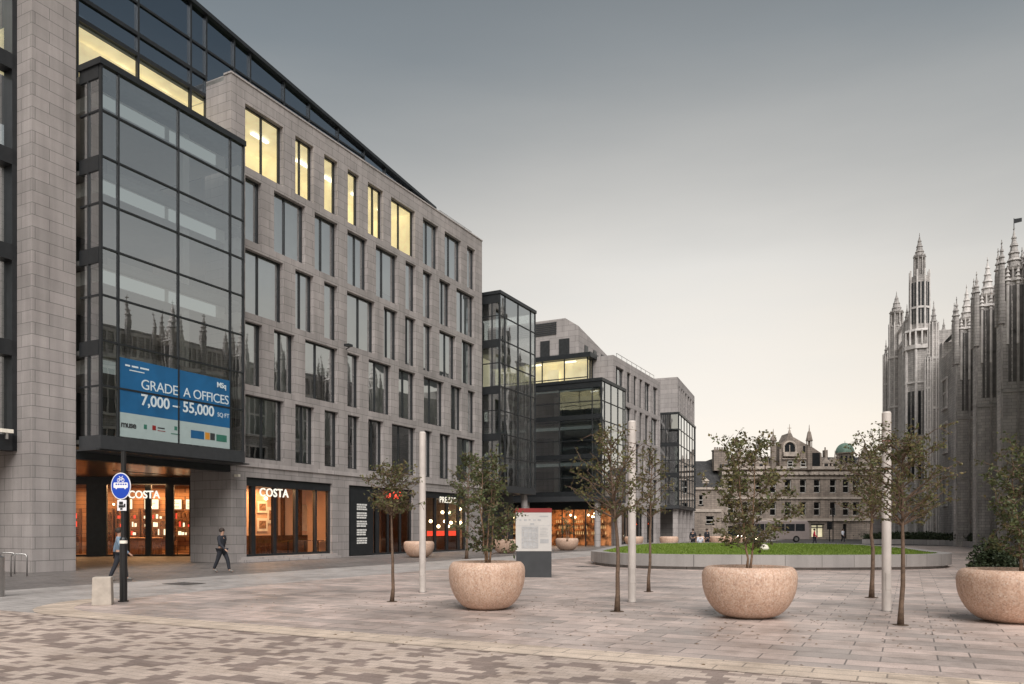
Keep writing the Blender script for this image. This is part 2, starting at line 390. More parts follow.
# ------------------------------------------------------------------ wall with openings (local frame: x along, y inward, z up)
def wall_grid(mb, x0, x1, z0, z1, ops, y=0, depth=.42, skip_bottom=()):
    xs = sorted({x0, x1, *[o[0] for o in ops], *[o[1] for o in ops]})
    zs = sorted({z0, z1, *[o[2] for o in ops], *[o[3] for o in ops]})
    for k in range(len(zs)-1):
        za, zb = zs[k], zs[k+1]; zm = (za+zb)/2; run = None
        for i in range(len(xs)-1):
            xm = (xs[i]+xs[i+1])/2
            solid = not any(o[0] < xm < o[1] and o[2] < zm < o[3] for o in ops)
            if solid and run is None: run = xs[i]
            if (not solid or i == len(xs)-2) and run is not None:
                e = xs[i+1] if solid else xs[i]
                mb.face([(run,y,za),(e,y,za),(e,y,zb),(run,y,zb)]); mb.face([(run,y+depth,za),(run,y+depth,zb),(e,y+depth,zb),(e,y+depth,za)])
                run = None
    for a, b_, c, d in ops:
        mb.face([(a,y,c),(a,y,d),(a,y+depth,d),(a,y+depth,c)]); mb.face([(b_,y,c),(b_,y+depth,c),(b_,y+depth,d),(b_,y,d)])
        mb.face([(a,y,d),(b_,y,d),(b_,y+depth,d),(a,y+depth,d)]); mb.face([(a,y,c),(a,y+depth,c),(b_,y+depth,c),(b_,y,c)])
rnd = random.Random(7)
def window(root, a, b, z0, z1, y=.3, glassm=None, mull=None, blind=None, bar=.075):
    f = MB(); t = bar
    f.box(a+.003, b-.003, y-.06, y+.06, z0+.003, z0+t); f.box(a+.003, b-.003, y-.06, y+.06, z1-t, z1-.003)
    f.box(a+.003, a+t, y-.06, y+.06, z0+t, z1-t); f.box(b-t*1.6, b-.003, y-.06, y+.06, z0+t, z1-t)
    if mull is None: mull = [] if b-a < 1.25 else [rnd.choice([.4, .5, .42])]
    for q in mull:
        xm = a+(b-a)*q; f.box(xm-t*.5, xm+t*.5, y-.07, y+.05, z0+t, z1-t)
    fo = f.build('window', M['metal'], root)
    p = MB(); p.face([(a+t,y,z0+t),(b-t,y,z0+t),(b-t,y,z1-t),(a+t,y,z1-t)]); p.build('pane', glassm or M['glass'], fo)
    if blind:
        q = MB(); q.box(a+.06, b-.06, y+.22, y+.235, z1-(z1-z0)*blind, z1-.05); q.build('blind', M['blind'], fo)
    return fo

ROOT_A = empty('office_block', (P0[0], P0[1], 0), TH, 'long grey stone office block with blue banner on its glass bay, nearest on the left', 'office building')
XL = [lambda v: 230+v/2.631][0]
rows_px = [
 [(40,140),(172,220),(248,283),(310,340),(363,403),(424,487),(508,548),(565,608),(624,645)],
 [(40,83),(116,198),(223,283),(309,362),(384,441),(462,489),(508,532),(551,580),(596,643)],
 [(40,140),(172,220),(248,283),(308,381),(405,441),(461,489),(509,532),(551,594),(610,643)],
 [(40,85),(116,170),(198,283),(309,341),(365,424),(444,488),(510,563),(581,610),(626,645)],
 [(40,142),(172,222),(249,285),(310,341),(364,404),(426,489),(512,532),(552,580),(597,645)]]
ZB = [20.2, 16.5, 12.78, 9.1, 5.35]; ZT = [23.4, 19.75, 16.05, 12.35, 8.6]
ops = []; wins = []
for r, row in enumerate(rows_px):
    for i, (a, b) in enumerate(row):
        sa, sb = s_at(XL(a)), s_at(XL(b)); ops.append((sa, sb, ZB[r], ZT[r])); wins.append((r, i, sa, sb))
SH = [(s_at(246.5), s_at(332), .28, 4.36), (s_at(349), s_at(413), .05, 4.36), (s_at(425), s_at(467), .05, 4.36)]
A0, A1, AH = -.9, 24.6, 24.45
b = MB(); wall_grid(b, A0, A1, 0, AH, ops+SH)
b.face([(A0,0,0),(A0,0,4.9),(A0,2.9,4.9),(A0,2.9,0)][::-1]); b.face([(A0,0,4.9),(A0,0,AH),(A0,1.85,AH),(A0,1.85,4.9)][::-1])
b.face([(A1,0,0),(A1,0,AH),(A1,20,AH),(A1,20,0)]); b.face([(A0,20,0),(A1,20,0),(A1,20,AH),(A0,20,AH)])
# left pier
b.box(-10.76, -8.99, 0, 1.17, 4.9, 28.8); b.box(-10.76, -8.99, 0, 4.5, 0, 4.9)
b.box(-20, -10.763, 4.2, 4.8, 0, 4.9)
b.build('wall', M['clad'], ROOT_A)
b = MB(); b.box(A0-.05, A1+.05, -.08, .5, 4.9, 5.12); b.build('string_course', M['clad_b'], ROOT_A)
b = MB(); b.box(A0-.04, A1+.04, -.05, .48, AH+.003, AH+.09)
b.build('coping', M['clad_b'], ROOT_A)
b = MB(); b.box(SH[0][0]-.5, SH[0][1]+.3, -.45, -.003, 0, .14); b.box(SH[0][0]-.35, SH[0][1]+.2, -.25, -.003, .143, .27); b.build('shop_step', M['clad_b'], ROOT_A)
# interiors: floors, ceilings, back wall
b = MB()
for z in (5.0, 8.72, 12.44, 16.16, 19.86, 23.6):
    b.cur = 0; b.box(A0+.05, A1-.05, .45, 9, z, z+.2)
    b.cur = 1; b.face([(A0+.05,.46,z-.02),(A1-.05,.46,z-.02),(A1-.05,9,z-.02),(A0+.05,9,z-.02)])
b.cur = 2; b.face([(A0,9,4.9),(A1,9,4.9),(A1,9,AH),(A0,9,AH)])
for s in (2.3, 6.1, 10.4, 14.2, 18.8, 22.1): b.box(s, s+.12, 3, 9, 5.2, 19.8)
b.build('office_interior', [M['slab'], M['ceil'], M['inwall']], ROOT_A)
lit_end = s_at(XL(497))
b = MB()
b.cur = 0; b.face([(A0+.1,4,20.08),(lit_end,4,20.08),(lit_end,4,23.5),(A0+.1,4,23.5)]); b.face([(lit_end,.45,20.08),(lit_end,.45,23.5),(lit_end,4,23.5),(lit_end,4,20.08)])
b.face([(A0+.1,.45,23.5),(lit_end,.45,23.5),(lit_end,4,23.5),(A0+.1,4,23.5)])
for s in (.8, 5.2, 9.1, 12.7): b.box(s-.05, s+.05, 1.6, 4, 20.08, 23.5)
b.cur = 1
for s in (-.2, 2.4, 5.9, 8.3, 11.0, 13.8): b.box(s, s+1.2, 1.9, 2.1, 23.36, 23.44)
b.build('lit_office', [M['yellow'], M['lampstrip']], ROOT_A)
for r, i, sa, sb in wins:
    lit = r == 0 and i < 6
    bl = None
    if not lit:
        if r <= 2: bl = rnd.choice([.97, .97, .97, .8, .97])
        elif r == 3: bl = rnd.choice([.97, .5, .97, .97])
        else: bl = rnd.choice([None, None, .6, .97]) 
    window(ROOT_A, sa, sb, ZB[r], ZT[r], .3, M['glass'] if not lit else M['glass_shop'], None, bl)

# attic glazing behind the stone parapet (roof line falls away to the right)
def roofz(s): return 28.1-(s+1.81)*.098
AY = 1.87
f = MB(); gl = MB()
mx = [s_at(p, AY) for p in (-60, 20, 76, 137, 189.5, 205, 233, 249, 283, 308, 337, 363, 384)]+[17.5, 19.0]
for s in mx: f.box(s-.05, s+.05, AY-.12, AY+.05, 20.2 if s < 0 else AH, roofz(s)-.1)
for z in (20.2, 23.75, 24.7):
    f.box(mx[0], A0-.003, AY-.1, AY+.05, z-.09, z+.09)
f.box(mx[0], 12, AY-.08, AY+.05, 26.1, 26.2)
n = len(f.v)
s0, s1 = mx[0]-.5, 20.5
f.v += [(s0,AY-.25,roofz(s0)-.15),(s1,AY-.25,roofz(s1)-.15),(s1,AY+6,roofz(s1)-.15),(s0,AY+6,roofz(s0)-.15),(s0,AY-.25,roofz(s0)+.05),(s1,AY-.25,roofz(s1)+.05),(s1,AY+6,roofz(s1)+.05),(s0,AY+6,roofz(s0)+.05)]
for q in ((0,3,2,1),(4,5,6,7),(0,1,5,4),(1,2,6,5),(2,3,7,6),(3,0,4,7)): f.f.append([n+i for i in q]); f.m.append(0)
at = f.build('attic_frame', M['metal'], ROOT_A)
gl.face([(mx[0],AY,23.75),(19.5,AY,23.75),(19.5,AY,roofz(19.5)-.15),(mx[0],AY,roofz(mx[0])-.15)])
gl.build('attic_glazing', M['glass_dark'], at)
gl = MB(); gl.face([(mx[0],AY,20.2),(A0,AY,20.2),(A0,AY,23.7),(mx[0],AY,23.7)]); gl.build('attic_glazing', M['glass_shop'], at)
b = MB(); b.cur = 0
b.face([(-9,5.5,19.9),(A0,5.5,19.9),(A0,5.5,23.5),(-9,5.5,23.5)]); b.face([(-9,AY+.1,23.5),(A0,AY+.1,23.5),(A0,5.5,23.5),(-9,5.5,23.5)])
b.box(-9, A0, AY+.9, AY+1.0, 22.2, 23.4)
b.cur = 1; b.box(-8, -7.4, 3.0, 3.2, 23.38, 23.46); b.box(-5.2, -4.4, 3.0, 3.2, 23.38, 23.46); b.box(-2.7, -2.0, 3.0, 3.2, 23.38, 23.46)
b.cur = 2; b.box(-19, 19.5, 5.6, 5.8, 23.8, 26.5); b.box(-19, 19.5, AY+.1, 5.6, 23.62, 23.72); b.box(-19, A0, AY+.2, 5.6, 19.6, 19.8)
b.build('lit_office', [M['yellow'], M['lampstrip'], M['inwall']], ROOT_A)
f = MB()                                              # thin rail on the parapet, and one glass balustrade corner
for s in [19.5+.85*i for i in range(6)]: f.cyl(s, .6, AH+.09, AH+.65, .015, n=5)
f.tube([(19.3,.6,AH+.65),(24.0,.6,AH+.65)], [.02,.02], 5)
f.build('roof_rail', M['steel'], ROOT_A)
b = MB(); b.box(A0, A1, .5, 20, AH-.25, AH-.05); b.build('roof', M['slab'], ROOT_A)
# left bay beyond the pier
f = MB(); p = MB()
for z in (4.75, 8.45, 12.17, 15.89, 19.6, 23.3):
    f.box(-20, -10.765, .95, 1.5, z, z+.6)
for s in (-20, -17.6, -15.2, -12.9, -10.95): f.box(s, s+.18, .95, 1.5, 4.75, 28.3)
lb = f.build('bay_frame', M['metal'], ROOT_A)
p.face([(-20,1.3,4.9),(-10.9,1.3,4.9),(-10.9,1.3,23.3),(-20,1.3,23.3)]); p.build('bay_glazing', M['glass_box'], lb)
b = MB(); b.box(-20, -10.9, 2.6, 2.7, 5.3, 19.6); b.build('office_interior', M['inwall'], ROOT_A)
b = MB(); b.box(-20, -10.9, 2.6, 2.7, 20.2, 23.2); b.build('lit_office', M['yellow'], ROOT_A)

# ------------------------------------------------------------------ glass bays
def glass_bay(root, x0, x1, y0, y1, z0, z1, fm, trans, side_m=(), cap=.25, base=.55, bands=(), gm=None, far=False, inner=True, thick=.07):
    """x0..x1 front at y=y0 (faces the square), side at x0 running to y1"""
    gm = gm or M['glass_box']
    f = MB(); t = thick
    for x in [x0, *fm, x1]: f.box(x-t/2, x+t/2, y0-.06, y0+.1, z0, z1)
    for z in trans: f.box(x0+t/2, x1-t/2, y0-.056, y0+.08, z-t*.5, z+t*.5)
    for y in side_m: f.box(x0-.055, x0+.09, y-t/2, y+t/2, z0, z1)
    for z in trans: f.box(x0-.035, x0+.08, y0+.1, y1, z-t*.5, z+t*.5)
    for za, zb in bands: f.box(x0-.05, x0+.35, y0+.103, y1, za, zb)
    f.box(x0-.12, x1+.1, y0-.12, y1, z1, z1+cap)
    fo = f.build('curtain_wall_frame', M['metal'], root)
    p = MB(); p.face([(x0,y0,z0),(x1,y0,z0),(x1,y0,z1),(x0,y0,z1)]); p.build('front_glazing', gm, fo)
    p = MB(); p.face([(x0,y0,z0),(x0,y0,z1),(x0,y1,z1),(x0,y1,z0)]); p.build('side_glazing', gm, fo)
    p = MB(); p.face([(x1,y0,z0),(x1,y1,z0),(x1,y1,z1),(x1,y0,z1)]); p.build('side_glazing', gm, fo)
    bb = MB(); bb.box(x0-.06, x1+.06, y0-.06, y1, z0-base, z0); bb.build('bay_base', M['metal2'], root)
    return fo
zt = [18.5, 16.66, 14.8, 13.0, 11.1, 9.27, 7.46]
BX0, BX1 = s_at(101, -1.3), s_at(243, -1.3)
fm = [s_at(118, -1.3), s_at(178, -1.3), s_at(230, -1.3)]
glass_bay(ROOT_A, BX0, BX1, -1.3, 0.0, 5.47, 20.3, fm, zt, side_m=(-.55,), bands=((8.7,9.27),(12.4,13.0),(16.1,16.7),(19.8,20.3)))
b = MB()                                              # floors and dropped ceilings behind the bay
for z in (5.3, 8.95, 12.65, 16.35): 
    b.cur = 0; b.box(BX0+.1, BX1-.1, -1.15, 5, z-.12, z+.06)
    b.cur = 1; b.box(BX0+.5, BX1-.4, -.5, 5, max(z-.78, 4.95), z-.2); b.cur = 3; zq = max(z, 5.3); [b.box(q0, q1, -.56, -.503, z-.80, z-.28) for q0, q1 in ((BX0+.55, fm[1]-.1), (fm[1]+.15, BX1-1.0)) if z > 6]
b.cur = 1; b.box(BX0+.5, BX1-.4, -.55, 5, 19.1, 19.7); b.cur = 0; b.box(BX0+.1, BX1-.1, -1.2, 5, 20.0, 20.27)
b.cur = 3; b.box(BX0+.55, fm[1]-.1, -.56, -.503, 19.1, 19.6); b.box(fm[1]+.15, BX1-1.0, -.56, -.503, 19.1, 19.6)
b.cur = 2; b.box(BX0+.2, BX1-.1, 5, 5.2, 5, 20)
b.cur = 1; b.box(fm[1]+1.1, fm[1]+1.45, -.3, .1, 5.4, 20)
b.build('office_interior', [M['slab'], M['ceil'], M['inwall'], M['cove']], ROOT_A)
# banner behind the lower panes
M['blue'] = simple('banner blue', (.010,.10,.24), .5, 0, .18, .8); M['bwhite'] = simple('banner white', (.34,.42,.42), .5, 0, .05)
M['letter'] = simple('banner lettering', (.58,.66,.70), .5, 0, .02)
by = -1.335
b = MB(); b.cur = 0; b.box(fm[0]+.06, fm[2]-.05, by, by+.025, 6.5, 8.75); b.cur = 1; b.box(fm[0]+.06, fm[2]-.05, by, by+.025, 5.5, 6.497)
ban = b.build('banner', [M['blue'], M['bwhite']], ROOT_A)
ban['label'] = 'blue and white office letting banner in the bay window'
L = fm[2]-fm[0]; bx = fm[0]
text('lettering', 'GRADE  A OFFICES', .60, M['letter'], ban, (bx+L*.175, by-.005, 7.60), .004, .93)
text('lettering', '7,000 – 55,000', .66, M['letter'], ban, (bx+L*.175, by-.005, 6.93), .004, .98, .012)
text('lettering', 'SQ FT', .28, M['letter'], ban, (bx+L*.865, by-.005, 6.96), .004, .95)
text('lettering', 'MSq', .34, M['letter'], ban, (bx+L*.86, by-.005, 8.33), .004, .9, .008)
text('lettering', 'muse', .36, M['metal2'], ban, (bx+.10, by-.005, 5.9), .004, .9, .01)
b = MB()
for i, (a, w_) in enumerate([(0,.16),(.19,.22),(.44,.3)]): b.box(bx+.3+a*1.6, bx+.3+a*1.6+w_*1.4, by-.006, by-.001, 8.43, 8.50)
b.box(bx+.5, bx+1.2, by-.006, by-.001, 8.27, 8.31); b.build('fine_print', M['letter'], ban)
M['orange'] = simple('logo orange', (.55,.24,.03), .5); M['teal'] = simple('logo green', (.03,.14,.10), .5); M['navy'] = simple('logo blue', (.01,.09,.22), .5); M['red'] = simple('red panel', (.22,.018,.018), .4)
for mk, a_, c_, z0, z1 in (('navy',.61,.735,5.80,6.16),('orange',.745,.79,5.82,6.14),('metal2',.795,.84,5.82,6.14),('teal',.855,.96,5.80,6.12),('teal',.46,.485,6.05,6.22),('teal',.43,.51,5.86,5.90),('teal',.20,.225,5.93,6.12),('red',.27,.30,5.93,6.13),('red',.315,.38,5.92,5.95),('metal2',.315,.375,6.03,6.08)):
    b = MB(); b.box(bx+L*a_, bx+L*c_, by-.006, by-.001, z0, z1); b.build('logo', M[mk], ban)

# undercroft below the bay: soffit, cafe front, side wall
b = MB(); b.box(-10.75, 12, .003, 16, 4.93, 5.05); b.box(-20, -10.75, 1.2, 16, 4.93, 5.05); b.build('soffit', M['bronze'], ROOT_A)
b = MB(); b.box(-8.98, A0, -1.25, 0, 4.86, 4.915); b.build('bay_underside', M['metal2'], ROOT_A)
b = MB(); b.box(-8.985, A0-.003, .05, .5, 4.55, 4.925); b.build('lintel_beam', M['metal'], ROOT_A)
a0, a1 = W2L(-31, 47.6), W2L(-16.8, 49.0)
def along(t): return (a0[0]+(a1[0]-a0[0])*t, a0[1]+(a1[1]-a0[1])*t)
def t_px(px):
    best = min(range(1001), key=lambda k: abs((lambda w_: 512+F*w_[0]/w_[1])(L2W(*along(k/1000)))-px)); return best/1000
b = MB(); b.obox(a0, a1, .2, 4.45, 4.93); b.obox(a0, a1, .25, 0, .12); 
for px, w_ in ((97, 1.2), (127, .3), (148.5, .35), (170, .5), (192, .3)):
    c = along(t_px(px)); d = ((a1[0]-a0[0])/14.27*w_/2, (a1[1]-a0[1])/14.27*w_/2)
    b.obox((c[0]-d[0], c[1]-d[1]), (c[0]+d[0], c[1]+d[1]), .18, .12, 4.45)
cf = b.build('shop_front', M['metal'], ROOT_A)
p = MB(); p.face([(*a0,.12),(*a1,.12),(*a1,4.45),(*a0,4.45)]); p.build('pane', M['glass_shop'], cf)
uw = Vector((a1[0]-a0[0], a1[1]-a0[1], 0)).normalized(); vw = Vector((-uw.y, uw.x, 0))
if vw.y < 0: vw = -vw
def room(o, ln, dp, z0, z1, u, v):
    """open-fronted room: back, sides and ceiling"""
    P = lambda a, d, z: (o[0]+u.x*a+v.x*d, o[1]+u.y*a+v.y*d, z)
    r = MB(); r.face([P(0,dp,z0),P(ln,dp,z0),P(ln,dp,z1),P(0,dp,z1)])
    r.face([P(0,0,z0),P(0,dp,z0),P(0,dp,z1),P(0,0,z1)]); r.face([P(ln,0,z0),P(ln,dp,z0),P(ln,dp,z1),P(ln,0,z1)])
    c = MB(); c.face([P(0,0,z1),P(ln,0,z1),P(ln,dp,z1),P(0,dp,z1)])
    fl = MB(); fl.face([P(0,0,z0),P(ln,0,z0),P(ln,dp,z0),P(0,dp,z0)])
    return r, c, fl, P
r_, c_, fl_, P = room((a0[0]+vw.x*.15, a0[1]+vw.y*.15), 14.2, 4.2, .05, 4.7, uw, vw)
M['cafe_ceiling'] = simple('brown cafe ceiling', (.25,.14,.08), .7); M['cafe_floor'] = simple('cafe wood floor', (.22,.11,.05), .4)
M['plaster'] = simple('warm plaster', (.55,.33,.20), .7)
r_.build('cafe_wall', M['amber'], cf); c_.build('cafe_ceiling', M['cafe_ceiling'], cf); fl_.build('cafe_floor', M['cafe_floor'], cf)
text('shop_sign', 'COSTA', .66, M['sign_white'], cf, (0,0,0), .03, 1.0, .012)
sg = cf.children[-1]; c = along(t_px(129)); sg.location = (c[0]-vw.x*.15, c[1]-vw.y*.15, 3.62); sg.rotation_euler = (R(90), 0, math.atan2(uw.y, uw.x)); sg.scale = (.88, 1, 1)
def lampat(name, loc, e, size, col=(1,.55,.25), rz=0):
    l = bpy.data.lights.new(name, 'AREA'); l.energy = e; l.size = size; l.color = col
    o = bpy.data.objects.new(name, l); C.objects.link(o); o.location = loc; o.rotation_euler = (0,0,rz); return o
cc = L2W(*[along(.55)[i]+(vw.x, vw.y)[i]*1.6 for i in (0,1)]); lampat('cafe_ceiling_lamp', (cc[0], cc[1], 4.5), 600, 3.5)
for q_ in (.25, .8):
    cc = L2W(*[along(q_)[i]+(vw.x, vw.y)[i]*2.2 for i in (0,1)]); lampat('cafe_ceiling_lamp', (cc[0], cc[1], 4.5), 160, 1.2)
# shelves, counter and jars along the back of the cafe
def PW(a, d, z): q = P(a, d, z); w_ = L2W(q[0], q[1]); return Vector((w_[0], w_[1], z))
ang_u = TH+math.atan2(uw.y, uw.x)
def local_thing(name, mb, m, loc, rz, label, cat, group=None):
    return tag(mb.build(name, m, loc=loc, rz=rz), label, cat, group)
rr_ = random.Random(3)
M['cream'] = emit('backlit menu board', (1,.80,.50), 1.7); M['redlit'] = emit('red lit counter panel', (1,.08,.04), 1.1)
for k, (a, ww) in enumerate([(1.6,1.0),(3.4,1.3),(5.0,1.4),(6.7,1.7),(8.7,1.2),(10.2,1.4),(11.9,1.4)]):
    e = empty('shelf_unit', PW(a, 3.7, .05), ang_u, 'tall wall shelf of jars and cups at the back of the undercroft cafe', 'shelf', 'cafe wall shelves')
    f = MB()
    for z in (.02, 1.2, 1.75, 2.3, 2.9): f.box(0, ww, -.15, .2, z, z+.05)
    f.box(-.06, 0, -.15, .2, 0, 3.0); f.box(ww, ww+.06, -.15, .2, 0, 3.0); f.build('shelf_frame', M['wood'], e)
    j = MB()
    for z in (1.25, 1.8, 2.35):
        x = .1
        while x < ww-.15:
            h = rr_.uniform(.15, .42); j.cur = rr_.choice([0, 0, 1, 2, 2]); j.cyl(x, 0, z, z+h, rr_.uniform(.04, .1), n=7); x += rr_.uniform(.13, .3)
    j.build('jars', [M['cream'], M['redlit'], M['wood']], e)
for k, (a, lab) in enumerate([(5.6,'long dark cafe counter behind the sign pole'), (10.4,'cafe counter with glowing red panel near the stone pillar')]):
    e = empty('cafe_counter', PW(a, 2.4, .05), ang_u, lab, 'counter'); f = MB(); f.box(0, 2.6, -.3, .3, 0, 1.05); f.build('counter_body', M['wood'], e)
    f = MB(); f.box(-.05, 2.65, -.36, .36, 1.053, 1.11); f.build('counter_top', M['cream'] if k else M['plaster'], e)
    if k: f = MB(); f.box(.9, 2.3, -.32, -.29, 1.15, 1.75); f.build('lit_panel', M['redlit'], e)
for k, (a, ww) in enumerate([(5.0,.9),(6.6,1.0),(8.0,1.1),(9.3,.8),(10.4,1.2),(12.0,1.0)]):
    e = empty('menu_board', PW(a, 4.0, 3.0), ang_u, 'bright menu board high on the back wall of the undercroft cafe', 'menu board', 'menu boards in the undercroft cafe')
    f = MB(); f.box(0, ww, -.03, 0, 0, .75); f.build('frame', M['wood'], e); f = MB(); f.box(.05, ww-.05, -.045, -.031, .05, .7); f.build('lit_face', M['cream'], e)
    f = MB(); [f.box(.12, ww*rr_.uniform(.5,.85), -.05, -.046, .12+.1*q, .15+.1*q) for q in range(5)]; f.build('print', M['wood'], e)
def cafe_chair():
    e = empty('cafe_chair', label='dark wooden cafe chair seen through the glass under the blue banner', cat='chair', group='chairs inside the cafe')
    f = MB(); f.box(-.2,.2,-.2,.2,.43,.47); f.build('seat', M['wood'], e)
    for x, y in ((-.18,-.18),(.18,-.18),(-.18,.18),(.18,.18)):
        g_ = MB(); g_.box(x-.02,x+.02,y-.02,y+.02,0,.43); g_.build('leg', M['wood'], e)
    f = MB(); f.box(-.2,.2,.17,.2,.62,.9); f.box(-.2,-.17,.17,.2,.47,.62); f.box(.17,.2,.17,.2,.47,.62); f.build('backrest', M['wood'], e); return e
ch0 = cafe_chair(); first = True
for a in (4.6, 5.5, 7.6, 8.4, 9.6, 11.2, 11.9, 12.6):
    c = ch0 if first else copy_tree(ch0); first = False
    c.location = PW(a, rr_.uniform(.5, 1.3), .05); c.rotation_euler = (0, 0, rr_.uniform(0, 6))
def pendant(loc, label, group, r=.07, drop=.8):
    e = empty('pendant_lamp', loc, label=label, cat='lamp', group=group)
    f = MB(); f.cyl(0, 0, .06, drop, .008, n=4); f.build('cord', M['black'], e)
    b_ = MB(); b_.lathe([(.001,-r),(r*.7,-r*.7),(r,0),(r*.7,r*.7),(.001,r)], 8); b_.build('bulb', M['bulb'], e, smooth=True); return e
for a in (2.0, 3.2, 5.4, 6.4, 8.0, 9.2, 10.6, 12.0):
    pendant(PW(a, rr_.uniform(.8, 2.6), rr_.uniform(3.0, 3.4)), 'small warm pendant lamp inside the cafe under the blue banner', 'pendant lamps in the undercroft cafe')

# the three shop fronts in the long facade
def shop(root, k, mull, fascia=.45):
    a, b_, z0, z1 = SH[k]; f = MB()
    f.box(a+.003, b_-.003, .12, .42, z1-fascia, z1-.003); f.box(a+.003, b_-.003, .15, .35, z0+.003, z0+.12)
    f.box(a+.003, a+.14, .15, .36, z0+.12, z1-fascia); f.box(b_-.14, b_-.003, .15, .36, z0+.12, z1-fascia)
    for q, w_ in mull: xm = a+(b_-a)*q; f.box(xm-w_/2, xm+w_/2, .15, .36, z0+.12, z1-fascia)
    fo = f.build('shop_front', M['metal'], root)
    p = MB(); p.face([(a,.25,z0),(b_,.25,z0),(b_,.25,z1-fascia),(a,.25,z1-fascia)]); p.build('pane', M['glass_shop'], fo)
    return fo
s1 = shop(ROOT_A, 0, [(.095,.28),(.33,.2),(.58,.2),(.82,.12)])
s2 = shop(ROOT_A, 1, [(.02,.3),(.45,.3),(.62,.1),(.82,.1)])
s3 = shop(ROOT_A, 2, [(.28,.16),(.56,.22),(.84,.22)])
U, V = Vector((1,0,0)), Vector((0,1,0))
for k, so, wm, dp in ((0, s1, 'amber2', 2.4), (1, s2, 'plaster', 3), (2, s3, 'wood', 3.4)):
    a, b_, z0, z1 = SH[k]; r_, c_, fl_, _ = room((a, .44), b_-a+(1.1, 1.9, 4.5)[k], dp, z0, z1-.02, U, V)
    r_.build('shop_wall', M[wm], so); c_.build('shop_ceiling', M['cafe_ceiling'], so); fl_.build('shop_floor', M['cafe_floor'], so)
for (px, e, d, z) in ((290, 150, 1.5, 4.0), (385, 45, 1.8, 4.1), (450, 90, 2.2, 4.1)):
    X, Y = L2W(s_at(px), d); lampat('shop_ceiling_lamp', (X, Y, z), e, 1.6)
text('shop_sign', 'COSTA', .62, M['sign_white'], s1, (s_at(260.5), .08, 3.42), .02, 1.08, .008); s1.children[-1].scale = (.98, 1, 1)
text('shop_sign', "Mackie's", .62, M['neon'], s2, (s_at(385), .08, 3.72), .03, 1.0, .008)
text('shop_sign', 'PREZZO', .62, M['sign_white'], s3, (s_at(440.5), .08, 3.62), .01, 1.05, .0); s3.children[-1].scale = (.60, .9, 1)
b = MB(); b.box(SH[1][0]+.2, s_at(374), .05, .13, .1, 4.1); bp_ = b.build('shop_panel', M['metal'], s2)
b = MB(); xa, xb = s_at(357.5), s_at(367.5)
for q in range(5):
    zz = 3.15-q*.52
    for r in range(3):
        zq = zz-r*.14; x = xa
        while x < xb-.1:
            w_ = rr_.uniform(.12, .35); b.box(x, min(x+w_, xb), .035, .05, zq, zq+.10); x += w_+.04
M['vinyl'] = simple('white vinyl lettering', (.7,.7,.68), .5); b.build('opening_times', M['vinyl'], bp_)
b = MB(); zb = SH[0][2]; b.box(SH[0][0], SH[0][1]+1, 2.70, 2.83, zb, zb+1.05)
for px in (276, 283, 300, 312): x = s_at(px, 2.7); b.box(x-.07, x+.07, 2.6, 2.83, zb+1.05, 4.2)
b.build('wall_panelling', M['wood'], s1)
b = MB(); x0_, x1_ = s_at(301.5, 2.7), s_at(310, 2.7); b.box(x0_, x1_, 2.74, 2.8, zb+1.3, zb+2.9); b.build('notice_panel', M['mount'], s1)
for k, px in enumerate((288, 305, 318)):
    X, Y = L2W(s_at(px, 1.5), 1.5); e = empty('cafe_table', (X, Y, zb), TH, ['round cafe table behind the middle panes of the corner cafe','round cafe table behind the third pane of the corner cafe','round cafe table at the right end of the corner cafe'][k], 'table')
    f = MB(); f.cyl(0,0,.72,.75,.36,n=16); f.build('table_top', M['wood'], e); f = MB(); f.cyl(0,0,0,.72,.04,n=8); f.cyl(0,0,0,.03,.25,n=12); f.build('pedestal', M['black'], e)
# framed pictures, table and wall lamp in the corner cafe
def picture(s, z, w_, h, label):
    X, Y = L2W(s, 2.80); e = empty('picture_frame', (X, Y, z), TH, label, 'picture', 'framed prints on the cafe wall')
    f = MB(); f.box(-w_/2, w_/2, -.04, 0, -h/2, h/2); f.build('frame', M['mount'], e)
    f = MB(); f.box(-w_*.33, w_*.33, -.05, -.041, -h*.3, h*.3); f.build('print', M['picture'], e)
picture(s_at(262, 2.8), 2.95, .75, .65, 'upper left framed print on the corner cafe wall'); picture(s_at(262, 2.8), 1.95, .8, .75, 'lower left framed print on the corner cafe wall')
picture(s_at(271.5, 2.8), 2.5, .7, .95, 'right hand framed print on the corner cafe wall')
for px, lab in ((266, 'wall lamp above the framed prints in the corner cafe'), (323, 'wall lamp at the right end of the corner cafe')):
    X, Y = L2W(s_at(px, 2.75), 2.75); e = empty('wall_lamp', (X, Y, 3.45), TH, lab, 'lamp', 'wall lamps in the corner cafe')
    f = MB(); f.lathe([(.001,-.1),(.08,-.06),(.1,0),(.06,.08),(.001,.1)], 8); f.build('bulb', M['bulb'], e, smooth=True)
    f = MB(); f.box(-.03,.03,.0,.14,-.03,.03); f.build('bracket', M['black'], e)
for s in (s_at(262,1.3), s_at(269,1.3)):
    c = copy_tree(ch0); X, Y = L2W(s, 1.3); c.location = (X, Y, .3); c.rotation_euler = (0,0,1.2); c['label'] = 'dark cafe chair below the framed prints in the corner cafe'; c['group'] = 'chairs below the framed prints'
rp = random.Random(11)
for k in range(13):
    dq = rp.uniform(.8, 3.2); X, Y = L2W(s_at(rp.uniform(427, 466), dq), dq)
    pendant((X, Y, rp.choice([1.9, 2.2, 2.3, 3.0, 3.3])), 'round glowing bulb hanging inside the restaurant under the white lit sign', 'hanging bulbs in the restaurant', .13, .9)
e = empty('restaurant_counter', (*L2W(s_at(427,2.3), 2.3), .05), TH, 'low restaurant bar with red padded front behind the glass', 'counter')
